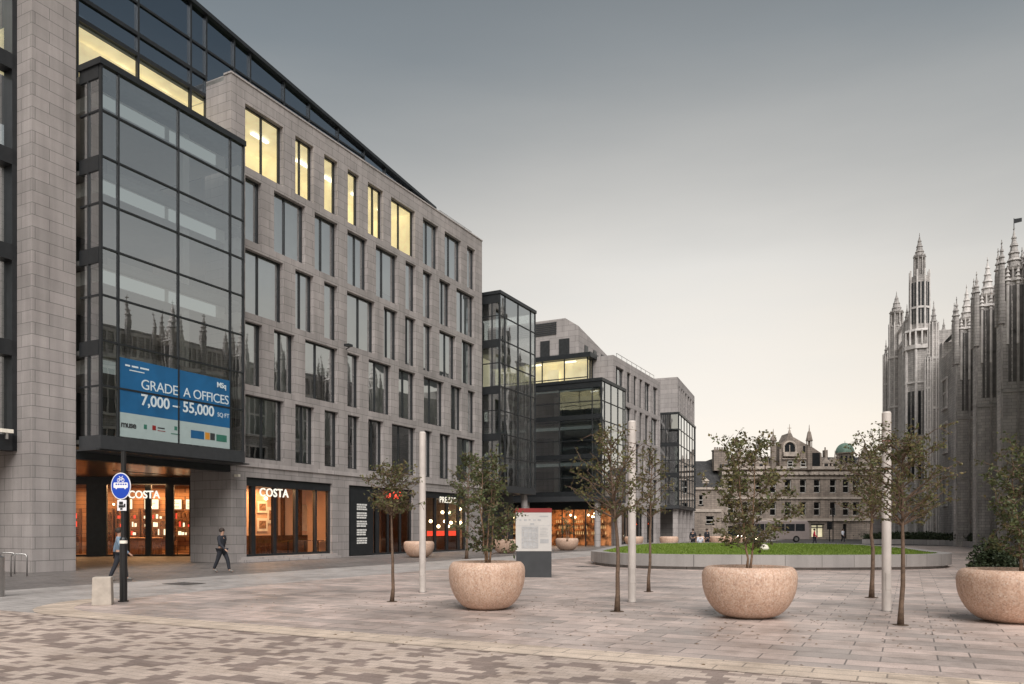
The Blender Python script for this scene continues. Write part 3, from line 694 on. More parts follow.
f = MB(); f.box(0, SH[2][1]-SH[2][0]-.4, 0, .5, 0, 1.1); f.build('counter_body', M['wood'], e); f = MB(); f.box(0, SH[2][1]-SH[2][0]-.4, -.04, .0, 1.12, 1.5); f.build('padded_panel', M['redlit'], e)
X, Y = L2W(s_at(233.5), -.12)
e = empty('security_camera', (X, Y, 4.35), TH, 'small white camera box on the stone pillar left of the corner cafe', 'security camera'); f = MB(); f.box(-.08,.1,-.25,.0,-.05,.08); f.build('camera_body', M['mount'], e); f = MB(); f.box(-.03,.03,0,.12,-.02,.02); f.build('bracket', M['steel'], e)
X, Y = L2W(s_at(346), -.1)
e = empty('facade_lamp', (X, Y, 12.6), TH, 'small dark lamp arm fixed high on the stone facade', 'wall lamp'); f = MB(); f.box(-.5,-.1,-.5,-.15,-.05,.08); f.build('lamp_head', M['metal'], e); f = MB(); f.tube([(0,.1,-.1),(0,-.2,0),(-.2,-.3,0)], [.03,.03,.03]); f.build('arm', M['metal'], e)
X, Y = L2W(-11.3, .9)
e = empty('security_camera', (X, Y, 5.45), TH, 'white security camera under the far left glass bay', 'security camera'); f = MB(); f.box(-.25,.2,-.3,-.12,-.06,.08); f.build('camera_body', M['mount'], e); f = MB(); f.cyl(0,-.2,-.3,-.06,.06, n=8); f.build('camera_dome', M['steel'], e)
f = MB(); f.box(-.02,.02,-.15,.05,0,.05); f.build('bracket', M['steel'], e)

# glass bay at the far end of the long block
CX0, CX1 = s_at(499.8, -1.3), s_at(535, -1.3)
cm = [s_at(505, -1.3), s_at(518, -1.3), s_at(530.5, -1.3)]
glass_bay(ROOT_A, CX0, CX1, -1.3, 4.0, 5.2, 20.3, cm, [18.6,16.7,14.85,13.0,11.1,9.25,7.4], side_m=(-.6,.3), bands=((8.7,9.27),(12.4,13.0),(16.1,16.7),(19.6,20.3)))
b = MB(); b.cur = 0
for z in (5.3, 8.95, 12.65, 16.35): b.cur = 0; b.box(CX0+.1, CX1-.1, -1.15, 4, z-.12, z+.06); b.cur = 1; b.box(CX0+.6, CX1-.5, -.5, 4, z-.6, z-.2)
b.cur = 2; b.box(CX0+.4, CX1-.2, 3.6, 3.8, 5.3, 20); b.cur = 3; b.box(CX0+.35, CX0+2.2, .8, .9, 12.75, 15.6)
b.build('office_interior', [M['slab'], M['ceil'], M['inwall'], M['yellow']], ROOT_A)
b = MB(); b.box(A1+.003, CX1, .8, 6, 0, 4.65); b.build('shop_front', M['metal2'], ROOT_A)
b = MB(); b.cyl(CX1-.7, -.6, 0, 4.65, .28, n=16); b.build('column', M['clad_b'], ROOT_A)
b = MB(); b.box(A1+.003, CX1-.05, 4.0, 20, 4.65, 20.2); b.build('link_wall', M['clad'], ROOT_A)

# ------------------------------------------------------------------ second office block
ROOT_B = empty('office_block', (P0[0], P0[1], 0), TH, 'second office block with dark glass corner and lit yellow top storey, behind the map board', 'office building')
b = MB()
ws = []
def measured(root_s, y, pairs): return [(s_at(a, y), s_at(b_, y)) for a, b_ in pairs]
Z2B = [15.45, 11.75, 8.05, 4.95]; Z2T = [18.75, 14.95, 11.25, 7.6]
r6 = lambda v: 590+v/6.842
rowsB = [[(178,232),(254,280),(300,322),(340,360),(375,412),(432,462)], [(232,282),(304,322),(340,360),(378,402),(420,462),(466,473)], [(215,240),(258,280),(300,340),(358,378),(395,425),(440,462)], [(215,240),(258,280),(300,330),(350,378),(395,412),(430,462)]]
opsB = []
for r, row in enumerate(rowsB):
    for a, c in row:
        sa, sb = s_at(r6(a), -2.85), s_at(r6(c), -2.85)
        if sa > 47.2: opsB.append((sa, sb, Z2B[r], Z2T[r]))
gB = [(49.5+4.6*i, 53+4.6*i, .05, 4.1) for i in range(3)]
B0, B1 = 47.2, 64.1
wall_grid(b, B0, B1, 0, 19.7, opsB+gB, y=-2.85)
b.face([(B0,-2.85,0),(B0,-2.85,19.7),(B0,12,19.7),(B0,12,0)]); b.face([(B1,-2.85,0),(B1,12,0),(B1,12,19.7),(B1,-2.85,19.7)])
# upper stone storey, roof line stepping
n = len(b.v)
b.face([(B0+.1,1.09,19.7),(B0+.1,1.09,23.2),(B0+.1,2.6,24.2),(B0+.1,12,24.2),(B0+.1,12,19.7)])
b.face([(B0+.1,1.09,19.7),(B0+14,1.09,19.7),(B0+14,1.09,21.0),(B0+.1,1.09,23.2)])
b.face([(B0+.1,1.09,23.2),(B0+14,1.09,21.0),(B0+14,2.6,22.0),(B0+.1,2.6,24.2)]); b.face([(B0+.1,2.6,24.2),(B0+14,2.6,22),(B0+14,12,22),(B0+.1,12,24.2)])
b.build('wall', M['clad_b'], ROOT_B)
for a, c, z0, z1 in opsB: window(ROOT_B, a, c, z0, z1, -2.55, None, None, rnd.choice([.97, .97, .7, None]), .1)
for a, c, z0, z1 in gB:
    fo = window(ROOT_B, a, c, z0, z1, -2.5, M['glass_shop'], [.33,.66], None, .1)
b = MB()
for z in (4.5, 7.75, 11.4, 15.1): b.cur = 0; b.box(B0+.1, B1-.1, -2.4, 4, z, z+.2); 
b.cur = 1; b.box(B0+.1, B1-.1, 4, 4.2, 4.5, 19.6); b.cur = 2; b.box(B0+.1, B1-.1, .6, .8, .1, 4.3)
b.cur = 0; b.box(B0+.1, B1-.1, -2.8, 12, 19.5, 19.6)
b.build('office_interior', [M['slab'], M['inwall'], M['amber2']], ROOT_B)
b = MB()
for i in range(7): b.box(B0+.02, B0+.097, 3.6, 12, 22.6+i*.2, 22.72+i*.2)
b.build('louvre', M['metal2'], ROOT_B)
# windows in the upper storey
for (y0, y1) in ((2.1, 3.3), (4.4, 5.5)):
    f = MB(); f.box(B0+.02, B0+.09, y0, y1, 20.2, 22.0); fo = f.build('window', M['window_dark'], ROOT_B)
for s in (49.0, 51.6, 54.0, 56.2):
    f = MB(); f.box(s, s+.9, 1.0, 1.08, 20.3, 21.5); f.build('window', M['window_dark'], ROOT_B)
# glass corner block
gx0, gy0 = 40.3, -4.14
fmB = [41.1, 42.9, 44.9, 46.5]
glass_bay(ROOT_B, gx0, 47.1, gy0, 11, 4.85, 15.75, fmB, [13.9, 12.05, 10.2, 8.35, 6.6], side_m=(-3.2, .2, 3.6, 7.4), cap=.3, base=.5, bands=((4.86,5.3),(8.45,8.9),(12.2,12.65),(15.2,15.75)), thick=.08, gm=M['glass_far'])
b = MB()
for z in (5.2, 8.75, 12.5): b.cur = 0; b.box(gx0+.4, 47, gy0+.2, 11, z-.12, z+.08); b.cur = 1; b.box(gx0+.9, 47, gy0+.8, 11, z+2.7, z+3.1); b.cur = 4; b.box(gx0+.84, gx0+.897, gy0+1.2, 10, z+2.65, z+2.95); b.cur = 1; b.box(gx0+.5, gx0+.8, gy0+.5, gy0+.9, z, z+2.9)
b.cur = 2; b.box(46.9, 47.05, gy0+.3, 11, 5, 15.7); b.cur = 1
for y in (-2.6, 1.5, 5.4, 9): b.box(43.5, 43.9, y, y+.7, 5.3, 15.6)
b.cur = 3
for y, x in ((-1.5,42),(-.2,42.5),(2.5,43.5),(1.0,45),(4.6,42.4)): b.box(x, x+.9, y, y+.12, 15.32, 15.38)
b.build('office_interior', [M['slab'], M['ceil'], M['inwall'], M['lampstrip'], M['bulkhead_glow_dim']], ROOT_B)
# lit penthouse
px0, py0 = 45.8, -.56
f = MB()
f.box(px0-.5, 49, py0-.5, 11, 19.35, 19.85)
for y in (py0, py0+2.6, 4.6, 7.4): f.box(px0-.06, px0+.06, y-.05, y+.05, 16.05, 19.35)
f.box(px0-.05, px0+.05, py0, 11, 17.35, 17.45); f.box(px0-.05, px0+.05, py0, 11, 16.05, 16.3)
for x in (46.4, 47.15): f.box(x-.05, x+.05, py0-.05, py0+.05, 16.05, 19.35)
ph = f.build('penthouse_frame', M['metal'], ROOT_B)
p = MB(); p.face([(px0,py0,16.1),(px0,py0,19.35),(px0,11,19.35),(px0,11,16.1)]); p.face([(px0,py0,16.1),(47.15,py0,16.1),(47.15,py0,19.35),(px0,py0,19.35)]); p.build('pane', M['glass_shop'], ph)
b = MB(); b.cur = 0; b.face([(47.1,py0+.3,16.1),(47.1,py0+.3,19.3),(47.1,11,19.3),(47.1,11,16.1)]); b.face([(px0+.1,py0+.2,19.3),(47.1,py0+.2,19.3),(47.1,11,19.3),(px0+.1,11,19.3)])
b.box(46.5, 46.6, 3.0, 4.3, 16.3, 18.6)
b.cur = 1; b.box(46.3,46.5,1,2.2,19.2,19.27); b.box(46.3,46.5,5,6.2,19.2,19.27); b.build('lit_office', [M['yellow'], M['lampstrip']], ROOT_B)
f = MB()
for i in range(9): f.cyl(50+i*1.7, -2.2, 19.7, 20.5, .025, n=5)
f.tube([(50,-2.2,20.5),(63.6,-2.2,20.5)], [.03,.03], 5); f.build('roof_rail', M['steel'], ROOT_B)
# ground floor bar under the glass corner
for x, y in ((gx0+.5, gy0+.6), (gx0+.5, 4), (46.6, gy0+.5)): b = MB(); b.cyl(x, y, 0, 4.35, .3, n=16); b.build('column', M['clad_b'], ROOT_B)
f = MB(); f.box(gx0+1.4, gx0+1.6, gy0+.9, 11, 3.6, 4.35)
for y in [gy0+.9+1.25*i for i in range(12)]: f.box(gx0+1.42, gx0+1.56, y, y+.09, 0, 3.6)
fo = f.build('shop_front', M['metal'], ROOT_B)
p = MB(); p.face([(gx0+1.5,gy0+.9,0),(gx0+1.5,gy0+.9,3.6),(gx0+1.5,11,3.6),(gx0+1.5,11,0)]); p.build('pane', M['glass_shop'], fo)
M['bar'] = lit_room('lit bar back wall', (.7,.30,.12), .10, 1.6, .1)
b = MB(); b.box(45.6, 45.8, gy0+1, 11, .02, 3.9); b.build('bar_wall', M['bar'], fo)
b = MB(); b.box(gx0+1.8, 45.5, gy0+1, 11, 3.95, 4.1); b.build('bar_ceiling', M['cafe_ceiling'], fo)
for k in range(12):
    X, Y = L2W(gx0+1.9+rp.uniform(0,2), rp.uniform(-2.6, 7)); pendant((X, Y, rp.choice([2.9, 3.1, 1.6, 3.2])), 'warm bulb glowing in the bar below the dark glass corner', 'bulbs in the bar', .11, .6)
X, Y = L2W(gx0+3, 1.5); lampat('bar_ceiling_lamp', (X, Y, 3.9), 170, 2.5)
for k in range(6):
    X, Y = L2W(45.2, -2+2.0*k); e = empty('bar_shelf', (X, Y, 1.1), TH, 'bottle shelf on the back wall of the bar below the dark glass corner', 'shelf', 'bottle shelves in the bar')
    f = MB(); [f.box(-.1,.25,-.8,.8,z,z+.04) for z in (0,.6,1.2)]; f.build('shelf_frame', M['wood'], e)
    f = MB()
    for q in range(22): f.cur = rp.choice([0,0,1]); f.cyl(0, -.75+rp.random()*1.5, .04+.6*rp.choice([0,1,2]), .3+.04+.6*rp.choice([0]), .05, n=6) if False else f.cyl(0, -.75+q*.07, .04+.6*(q%3), .36+.6*(q%3), .04, .02, 6)
    f.build('bottles', [M['bulb2'], M['wood']], e)
# dark garden wall of the side street between the blocks
e = b = MB(); b.box(36, 36.5, 12, 40, 0, 12); 
sb = tag(b.build('side_street_building', M['clad_b'], loc=(P0[0],P0[1],0), rz=TH), 'plain stone block far back in the gap between the two offices', 'building')

# ------------------------------------------------------------------ third office block
A3 = math.atan2(.934, .358)
ROOT_C = empty('office_block', (21.35, 100, 0), A3, 'third and farthest office block of the row, beside the old granite houses', 'office building')
b = MB(); opsC = []
for r, (z0, z1) in enumerate(((17.0, 20.3), (13.3, 16.2), (9.7, 12.6), (6.0, 8.9), (1, 4.6))):
    x = .9
    while x < 14.6:
        w_ = [1.0, 1.3, .9, 1.4][int(x*3+r) % 4]
        if r == 0 or r == 1 or x > 9.4: opsC.append((x, x+w_, z0, z1))
        x += w_+[.9, 1.1, .8][int(x*2) % 3]
wall_grid(b, 0, 15.7, 0, 21.3, opsC)
b.face([(0,0,0),(0,0,21.3),(0,12,21.3),(0,12,0)]); b.face([(15.7,0,0),(15.7,12,0),(15.7,12,21.3),(15.7,0,21.3)]); b.face([(0,0,21.2),(15.7,0,21.2),(15.7,12,21.2),(0,12,21.2)])
b.box(-5.4, -.01, 9, 12, 0, 15.8)
b.build('wall', M['clad_b'], ROOT_C)
for a, c, z0, z1 in opsC: window(ROOT_C, a, c, z0, z1, .25, None, [.5], .97 if rnd.random() < .6 else None, .1)
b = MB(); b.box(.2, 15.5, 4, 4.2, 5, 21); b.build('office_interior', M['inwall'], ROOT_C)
glass_bay(ROOT_C, -5.5, 9, -1, 9, 4.6, 15.7, [-3.6, -1.2, 1.2, 3.6, 6, 8.1], [13.9, 12.0, 10.1, 8.2, 6.4], side_m=(.6, 3, 5.4), cap=.25, base=.4, bands=((8.0,8.6),(11.8,12.3)), thick=.1, gm=M['glass_far'])
b = MB(); b.cur = 0; b.box(-5.2, 8.8, 2.5, 2.7, 4.7, 15.6)
b.cur = 1
for z in (4.8, 8.3, 12.0): b.box(-5.2, 8.8, -.8, 2.5, z-.1, z+.1)
b.build('office_interior', [M['inwall'], M['slab']], ROOT_C)
for x in (-5, -1.8, 1.4, 4.6, 7.8): b = MB(); b.box(x, x+.5, -.8, -.2, 0, 4.2); b.build('column', M['clad_b'], ROOT_C)
b = MB(); b.box(-5, 9, 3.0, 3.2, 0, 4.2); b.build('shop_front', M['window_dark'], ROOT_C)

# ------------------------------------------------------------------ old granite houses (far side)
VY = 128.0; vk = F/VY
def vx(px): return (px-512)/vk
def vz(py): return (529-py)/vk+1.7
def sash(root, x0, x1, z0, z1, y=0, arch=False):
    f = MB(); f.box(x0-.12, x1+.12, y-.1, y+.05, z0-.18, z0); f.box(x0, x1, y+.12, y+.2, z0, z0+.08); f.box(x0, x1, y+.12, y+.2, z1-.08, z1)
    zm = (z0+z1)/2; f.box(x0, x1, y+.11, y+.2, zm-.05, zm+.05); f.box(x0, x0+.08, y+.12, y+.2, z0, z1); f.box(x1-.08, x1, y+.12, y+.2, z0, z1)
    fo = f.build('window', M['sash'], root)
    p = MB(); p.face([(x0,y+.16,z0),(x1,y+.16,z0),(x1,y+.16,z1),(x0,y+.16,z1)]); p.build('pane', M['oldglass'], fo)
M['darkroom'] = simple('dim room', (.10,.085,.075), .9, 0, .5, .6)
M['oldglass'] = glass('old window glass', (.25,.25,.24), .04, .03, .05)
def pinnacle(mb, x, y, z0, zt, w_, lant=0, n=8, crock=True):
    """lantern stage with colonnettes then a crocketed spire"""
    if lant:
        mb.cyl(x, y, z0, z0+lant, w_*.36, n=n)
        for i in range(n):
            a = 2*math.pi*i/n+math.pi/n; mb.cyl(x+w_*.46*math.cos(a), y+w_*.46*math.sin(a), z0, z0+lant*1.12, w_*.085, w_*.06, 5)
        mb.cyl(x, y, z0-.15, z0+.1, w_*.6, w_*.56, n); mb.cyl(x, y, z0+lant-.2, z0+lant, w_*.5, w_*.58, n)
        zb = z0+lant
    else: zb = z0
    mb.cyl(x, y, zb, zt, w_*.42, .03, n)
    if crock:
        k = max(4, int((zt-zb)/.55))
        for i in range(1, k):
            z = zb+(zt-zb)*i/k; r = w_*.42*(1-i/k)+.02
            mb.cyl(x, y, z-.07, z+.10, r+.07+.05*(1-i/k), r+.02, n, rot=i*.4)
    mb.cyl(x, y, zt-.15, zt+.35, .03, n=5); mb.box(x-.14, x+.14, y-.03, y+.03, zt+.05, zt+.13)
M['vtrim'] = simple('weathered sandstone trim', (.43,.37,.32), .8, 0, .25, 1.5)
H1 = empty('granite_house', (0, VY, 0), 0, 'low old granite house with dark slate roof and one dormer, left of the terrace', 'house')
b = MB(); xw = [(vx(706),vx(714),vz(524),vz(516)), (vx(699),vx(703),vz(505),vz(495))]
wall_grid(b, vx(688), vx(721.5), 0, vz(487), xw, depth=.5); b.face([(vx(721.5),0,0),(vx(721.5),10,0),(vx(721.5),10,vz(487)),(vx(721.5),0,vz(487))]); b.build('wall', M['ashlar'], H1)
b = MB(); b.face([(vx(688),-.3,vz(487)),(vx(721.3),-.3,vz(487)),(vx(721.3),4,vz(459)),(vx(688),4,vz(459))]); b.face([(vx(688),4,vz(459)),(vx(721.3),4,vz(459)),(vx(721.3),9,vz(487)),(vx(688),9,vz(487))]); b.build('roof', M['slate'], H1)
b = MB(); b.box(vx(703), vx(709.5), .3, 2.6, vz(493), vz(481)); b.prism([(vx(702.5),.2),(vx(710),.2),(vx(710),3),(vx(702.5),3)], vz(481), vz(477), .3); b.build('dormer', M['vtrim'], H1)
b = MB(); b.box(vx(704.6), vx(708), .22, .29, vz(491.5), vz(483)); b.build('window', M['window_dark'], H1)
b = MB(); b.box(vx(688), vx(721.4), -.25, -.003, vz(489.5), vz(487)); b.box(vx(688), vx(721.4), -.15, -.003, vz(512), vz(509)); b.build('cornice', M['vtrim'], H1)
for q in xw: sash(H1, q[0], q[1], q[2], q[3], .1)

H2 = empty('granite_house', (0, VY, 0), 0, 'granite terrace with arched gable and small turrets, behind the middle planter tree', 'building')
ops2 = []
x_c = [731, 745, 759, 773, 788, 803, 817, 833, 846, 856]
for i, c in enumerate(x_c):
    ops2.append((vx(c-3.1), vx(c+3.1), vz(492.7), vz(479.4))); ops2.append((vx(c-3), vx(c+3), vz(515.5), vz(502)))
gnd = [(vx(728), vx(742), .1, vz(526)), (vx(748), vx(764), .1, vz(526)), (vx(770), vx(790), .1, vz(526)), (vx(811.5), vx(823.5), .4, vz(524.7)), (vx(843), vx(846.5), .1, vz(524))]
b = MB(); wall_grid(b, vx(721.6), vx(930), 0, vz(468), ops2+gnd, depth=.5); b.face([(vx(721.6),0,0),(vx(721.6),0,vz(468)),(vx(721.6),12,vz(468)),(vx(721.6),12,0)])
b.build('wall', M['ashlar'], H2)
for q in ops2: sash(H2, q[0], q[1], q[2], q[3], .12)
b = MB()
for q in gnd[:3]: b.box(q[0], q[1], .3, .5, q[2], q[3])
b.box(gnd[4][0], gnd[4][1], .3, .5, gnd[4][2], gnd[4][3]); b.build('shop_window', M['window_dark'], H2)
b = MB(); q = gnd[3]; b.cur = 0; b.box(q[0]+.1, q[1]-.1, .3, .5, q[2], q[3]-.1); b.cur = 1; xm = (q[0]+q[1])/2; b.box(q[0], q[1], .15, .29, 1.9, 2.05); b.box(xm-.08, xm+.08, .15, .29, q[2], q[3]-.1); b.box(q[0]-.15, q[1]+.15, -.06, -.01, q[3], q[3]+.15)
lw = b.build('lit_window', [M['yellow'], M['metal']], H2)
b = MB()
for z, h, d in ((vz(499), .35, .2), (vz(475), .55, .3), (vz(469.5), .5, .45), (vz(521), .4, .3), (vz(478.6), .15, .12)): b.box(vx(721.7), vx(930), -d, -.003, z, z+h)
for c in range(723, 925, 5): b.box(vx(c), vx(c)+.25, -.42, -.302, vz(475)+.1, vz(475)+.5)
b.build('cornice', M['vtrim'], H2)
b = MB(); b.face([(vx(721.8),.2,vz(468)),(vx(930),.2,vz(468)),(vx(930),3,vz(455.5)),(vx(721.8),3,vz(455.5))]); b.face([(vx(721.8),3,vz(455.5)),(vx(930),3,vz(455.5)),(vx(930),12,vz(455.5)),(vx(721.8),12,vz(455.5))])
b.face([(vx(721.8),.2,vz(468)),(vx(721.8),3,vz(455.5)),(vx(721.8),12,vz(455.5)),(vx(721.8),12,vz(468))])
b.build('roof', M['slate'], H2)
def dormer(px, w_=7, top=459, root=H2):
    b_ = MB(); b_.box(vx(px-w_/2), vx(px+w_/2), -.05, 2, vz(469), vz(top+4))
    xa, xb, zt_, zb_ = vx(px-w_/2-.8), vx(px+w_/2+.8), vz(top-2), vz(top+4)
    for y in (-.12,): b_.face([(xa,y,zb_),(xb,y,zb_),((xa+xb)/2,y,zt_)]); b_.face([(xa,2,zb_),((xa+xb)/2,2,zt_),(xb,2,zb_)]); b_.face([(xa,y,zb_),((xa+xb)/2,y,zt_),((xa+xb)/2,2,zt_),(xa,2,zb_)]); b_.face([(xb,y,zb_),(xb,2,zb_),((xa+xb)/2,2,zt_),((xa+xb)/2,y,zt_)])
    b_.cyl((xa+xb)/2, 0, zt_-.1, zt_+1.1, .14, .03, 6); d = b_.build('dormer', M['vtrim'], root)
    c_ = MB(); c_.box(vx(px-w_/4), vx(px+w_/4), -.16, -.13+.075, vz(468), vz(top+5)); c_.build('window', M['window_dark'], d)
for px in (735, 743, 752.5, 761, 826, 835, 864, 874): dormer(px)
for px in (748, 757, 768, 838.5, 860, 869):
    pn = MB(); pn.box(vx(px)-.3, vx(px)+.3, -.1, .5, vz(470), vz(463)); pn.cyl(vx(px), .2, vz(463), vz(453), .32, .04, 6); pn.cyl(vx(px), .2, vz(457.5), vz(456.5), .32, .22, 6); pn.build('finial', M['ashlar'], H2)
for px in (742, 871):
    b = MB(); b.box(vx(px-2), vx(px+2), 1.6, 2.7, vz(462), vz(450)); b.box(vx(px-2.4), vx(px+2.4), 1.5, 2.8, vz(450), vz(449))
    for q in (-1.2, 0, 1.2): b.cyl(vx(px+q), 2.1, vz(449), vz(446.5), .14, .11, 7)
    b.build('chimney', M['ashlar'], H2)
b = MB(); b.box(vx(716), vx(729.5), 1.2, 2.6, vz(470), vz(450)); b.box(vx(715.5), vx(730), 1.1, 2.7, vz(450), vz(448.8))
for i in range(5): b.cyl(vx(718+i*2.4), 1.9, vz(448.8), vz(446), .17, .14, 7)
b.build('chimney', M['ashlar'], H2)
b = MB()
for px, t_ in ((830, 449),): b.box(vx(px-1.5), vx(px+1.5), 1.5, 2.5, vz(458), vz(t_)); b.cyl(vx(px), 2, vz(t_), vz(t_-3), .12, n=6)
b.build('chimney', M['ashlar'], H2)
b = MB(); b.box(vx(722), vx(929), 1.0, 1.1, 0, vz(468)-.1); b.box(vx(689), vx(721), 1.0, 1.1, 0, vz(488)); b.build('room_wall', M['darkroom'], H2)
# gable
gx = lambda p: vx(p)
b = MB()
prof = [(779,470),(779,449),(781,449),(781,444),(784,441.5),(786.5,437),(788.5,433),(790.5,433),(792.5,437),(797,439.5),(804,443.5),(813,448),(821,453.5),(822,470)]
pv = [(gx(a), vz(c)) for a, c in prof]
n = len(b.v); k = len(pv)
b.v += [(x, -.25, z) for x, z in pv]+[(x, 3.2, z) for x, z in pv]
b.f.append([n+i for i in range(k)]); b.m.append(0); b.f.append([n+k+i for i in range(k)][::-1]); b.m.append(0)
for i in range(k): j = (i+1) % k; b.f.append([n+i, n+k+i, n+k+j, n+j]); b.m.append(0)
b.build('gable', M['ashlar'], H2)
def arch_window(root, xc, z0, w_, h, y):
    b_ = MB(); pts = [(xc-w_/2, z0), (xc+w_/2, z0)]+[(xc+w_/2*math.cos(a), z0+h-w_/2+w_/2*math.sin(a)) for a in [math.pi*i/10 for i in range(11)]]
    b_.face([(x, y, z) for x, z in pts]); o = b_.build('arched_window', M['window_dark'], root)
    f = MB(); f.tube([(xc+(w_/2+.15)*math.cos(a), y-.05, z0+h-w_/2+(w_/2+.15)*math.sin(a)) for a in [math.pi*i/12 for i in range(13)]], [.16]*13, 6)
    f.box(xc-w_/2-.3, xc-w_/2, y-.2, y, z0, z0+h-w_/2); f.box(xc+w_/2, xc+w_/2+.3, y-.2, y, z0, z0+h-w_/2); f.box(xc-.06, xc+.06, y-.1, y-.01, z0, z0+h*.8)
    f.box(xc-w_/2-.3, xc+w_/2+.3, y-.5, y-.003, z0-.1, z0+.6); f.build('frame', M['vtrim'], o)
arch_window(H2, gx(789), vz(456), 1.7, 2.2, -.27)
b = MB(); b.box(gx(802.5), gx(804.6), -.3, -.26, vz(452), vz(446)); b.build('window', M['window_dark'], H2)
for c in (789.5, 802.5): sash(H2, vx(c-2.7), vx(c+2.7), vz(467), vz(461), -.45)
b = MB(); b.box(gx(781), gx(807), -.5, -.253, vz(459.5), vz(458.5)); b.build('cornice', M['vtrim'], H2)
b = MB(); b.box(gx(811.5), gx(819), -.4, -.26, vz(468), vz(453)); b.build('window', M['window_dark'], H2)
for px, zt_ in ((772.5, 436), (808.3, 432)):
    b = MB(); x = vx(px); b.cyl(x, -.4, vz(470), vz(447), .5, .5, 8)
    for i in range(8): a = math.pi*2*i/8; b.cyl(x+.42*math.cos(a), -.4+.42*math.sin(a), vz(447), vz(441), .07, n=5)
    b.cyl(x, -.4, vz(447), vz(441), .2, n=8); b.cyl(x, -.4, vz(441.3), vz(440.3), .58, .6, 8); b.lathe([(.55,vz(440.3)),(.5,vz(438.5)),(.28,vz(zt_+.5)),(.1,vz(zt_-1)),(.03,vz(zt_-7))], 8, x, -.4)
    b.build('turret', M['ashlar'], H2)
b = MB(); x = vx(789.5); b.cyl(x, 0, vz(434.2), vz(430), .3, .15, 6); b.cyl(x, 0, vz(430), vz(424), .08, .03, 6); b.box(x-.3, x+.3, -.05, .05, vz(428.4), vz(427.8)); b.build('finial', M['vtrim'], H2)
# green dome
b = MB(); x = vx(847); b.cyl(x, .8, vz(468), vz(453.5), 1.35, n=12); b.cyl(x, .8, vz(453.5), vz(452.6), 1.55, n=12); t = b.build('drum', M['ashlar'], H2)
b = MB(); 
for i in range(12): a = 2*math.pi*(i+.5)/12; b.box(x+1.33*math.cos(a)-.16, x+1.33*math.cos(a)+.16, .8+1.33*math.sin(a)-.1, .8+1.33*math.sin(a)+.1, vz(463), vz(456))
b.build('window', M['window_dark'], t)
b = MB(); b.lathe([(1.5*math.cos(a), vz(452.5)+1.65*math.sin(a)) for a in [math.pi/2*i/8 for i in range(9)]], 20, x, .8); b.cyl(x, .8, vz(443), vz(440), .06, .02, 5); b.build('dome', M['copper'], H2, smooth=True)
# far low hill / roofs beyond
b = MB(); 
for i, (x0, x1, h) in enumerate(((-60, 10, 14), (10, 45, 9.5), (80, 160, 12))): b.box(x0, x1, 0, 20, 0, h)
tag(b.build('distant_building', M['ashlar'], loc=(0, 190, 0)), 'plain distant stone buildings closing the view behind the terrace', 'building')

# ------------------------------------------------------------------ gothic college on the right
GA = math.atan2(.948, .3185)
G0 = (19.68+.336*60, 60.0)
ROOT_G = empty('gothic_college', (G0[0], G0[1], 0), GA, 'pale grey gothic stone college with crocketed spires, at the right edge', 'building')
# local: x along the front (away from camera), y = -outward(left).  outward = -x_world side -> local +y is left of heading
# heading (.3185,.948); left normal (-.948,.3185) = local +y  => the street is at +y
def gs(px):    # x on the buttress line
    r = (px-512)/F; Y = 19.68/(r-.336); return (Y-60)/.948
def gx_y(px, y):   # x where a plane at offset y (towards the street) is seen at px
    r = (px-512)/F
    return (r*(60+.3185*y)-G0[0]+.948*y)/(.3185-.948*r)
def gzt(py, x, y): return (529-py)/F*(60+.948*x+.3185*y)+1.7
def gz(py, x): return (529-py)/F*(60+.948*x)+1.7
S = MB(); T = MB(); PN = []
M['recess_shade'] = simple('painted recess shade', (.09,.085,.082), .9, 0, .3, 2)  # shade of sunk panels put into the stone colour
def gothic_window(x0, x1, z0, z1, y):
    fo = MB(); n_ = 2
    fo.box(x0-.2, x0, y-.05, y+.12, z0, z1); fo.box(x1, x1+.2, y-.05, y+.12, z0, z1); fo.box(x0-.3, x1+.3, y-.05, y+.2, z1, z1+.25); fo.box(x0-.3, x1+.3, y-.05, y+.25, z0-.25, z0)
    for q in (.33, .66): xm = x0+(x1-x0)*q; fo.box(xm-.06, xm+.06, y+.01, y+.1, z0, z1)
    zm = z0+(z1-z0)*.55; fo.box(x0, x1, y+.012, y+.09, zm-.1, zm+.1)
    f = fo.build('window', M['gothic_trim'], ROOT_G)
    p = MB(); p.face([(x0,y+.005,z0),(x1,y+.005,z0),(x1,y+.005,z1),(x0,y+.005,z1)][::-1]); p.build('pane', M['window_dark'], f)
b = MB()
xa, xb = -46, gx_y(942, 0)
b.box(xa, xb, -9, 0, 0, 21.5); b.box(xb, gx_y(919.5,1)-1, -9, 0, 0, 23.4)                    # main range
b.build('wall', M['gothic'], ROOT_G)
bx_ = [gx_y(1014,1)-8.2*i for i in range(6, 0, -1)]+[gx_y(1014,1), gx_y(987.6,1), gx_y(966.6,1)]
bays = []
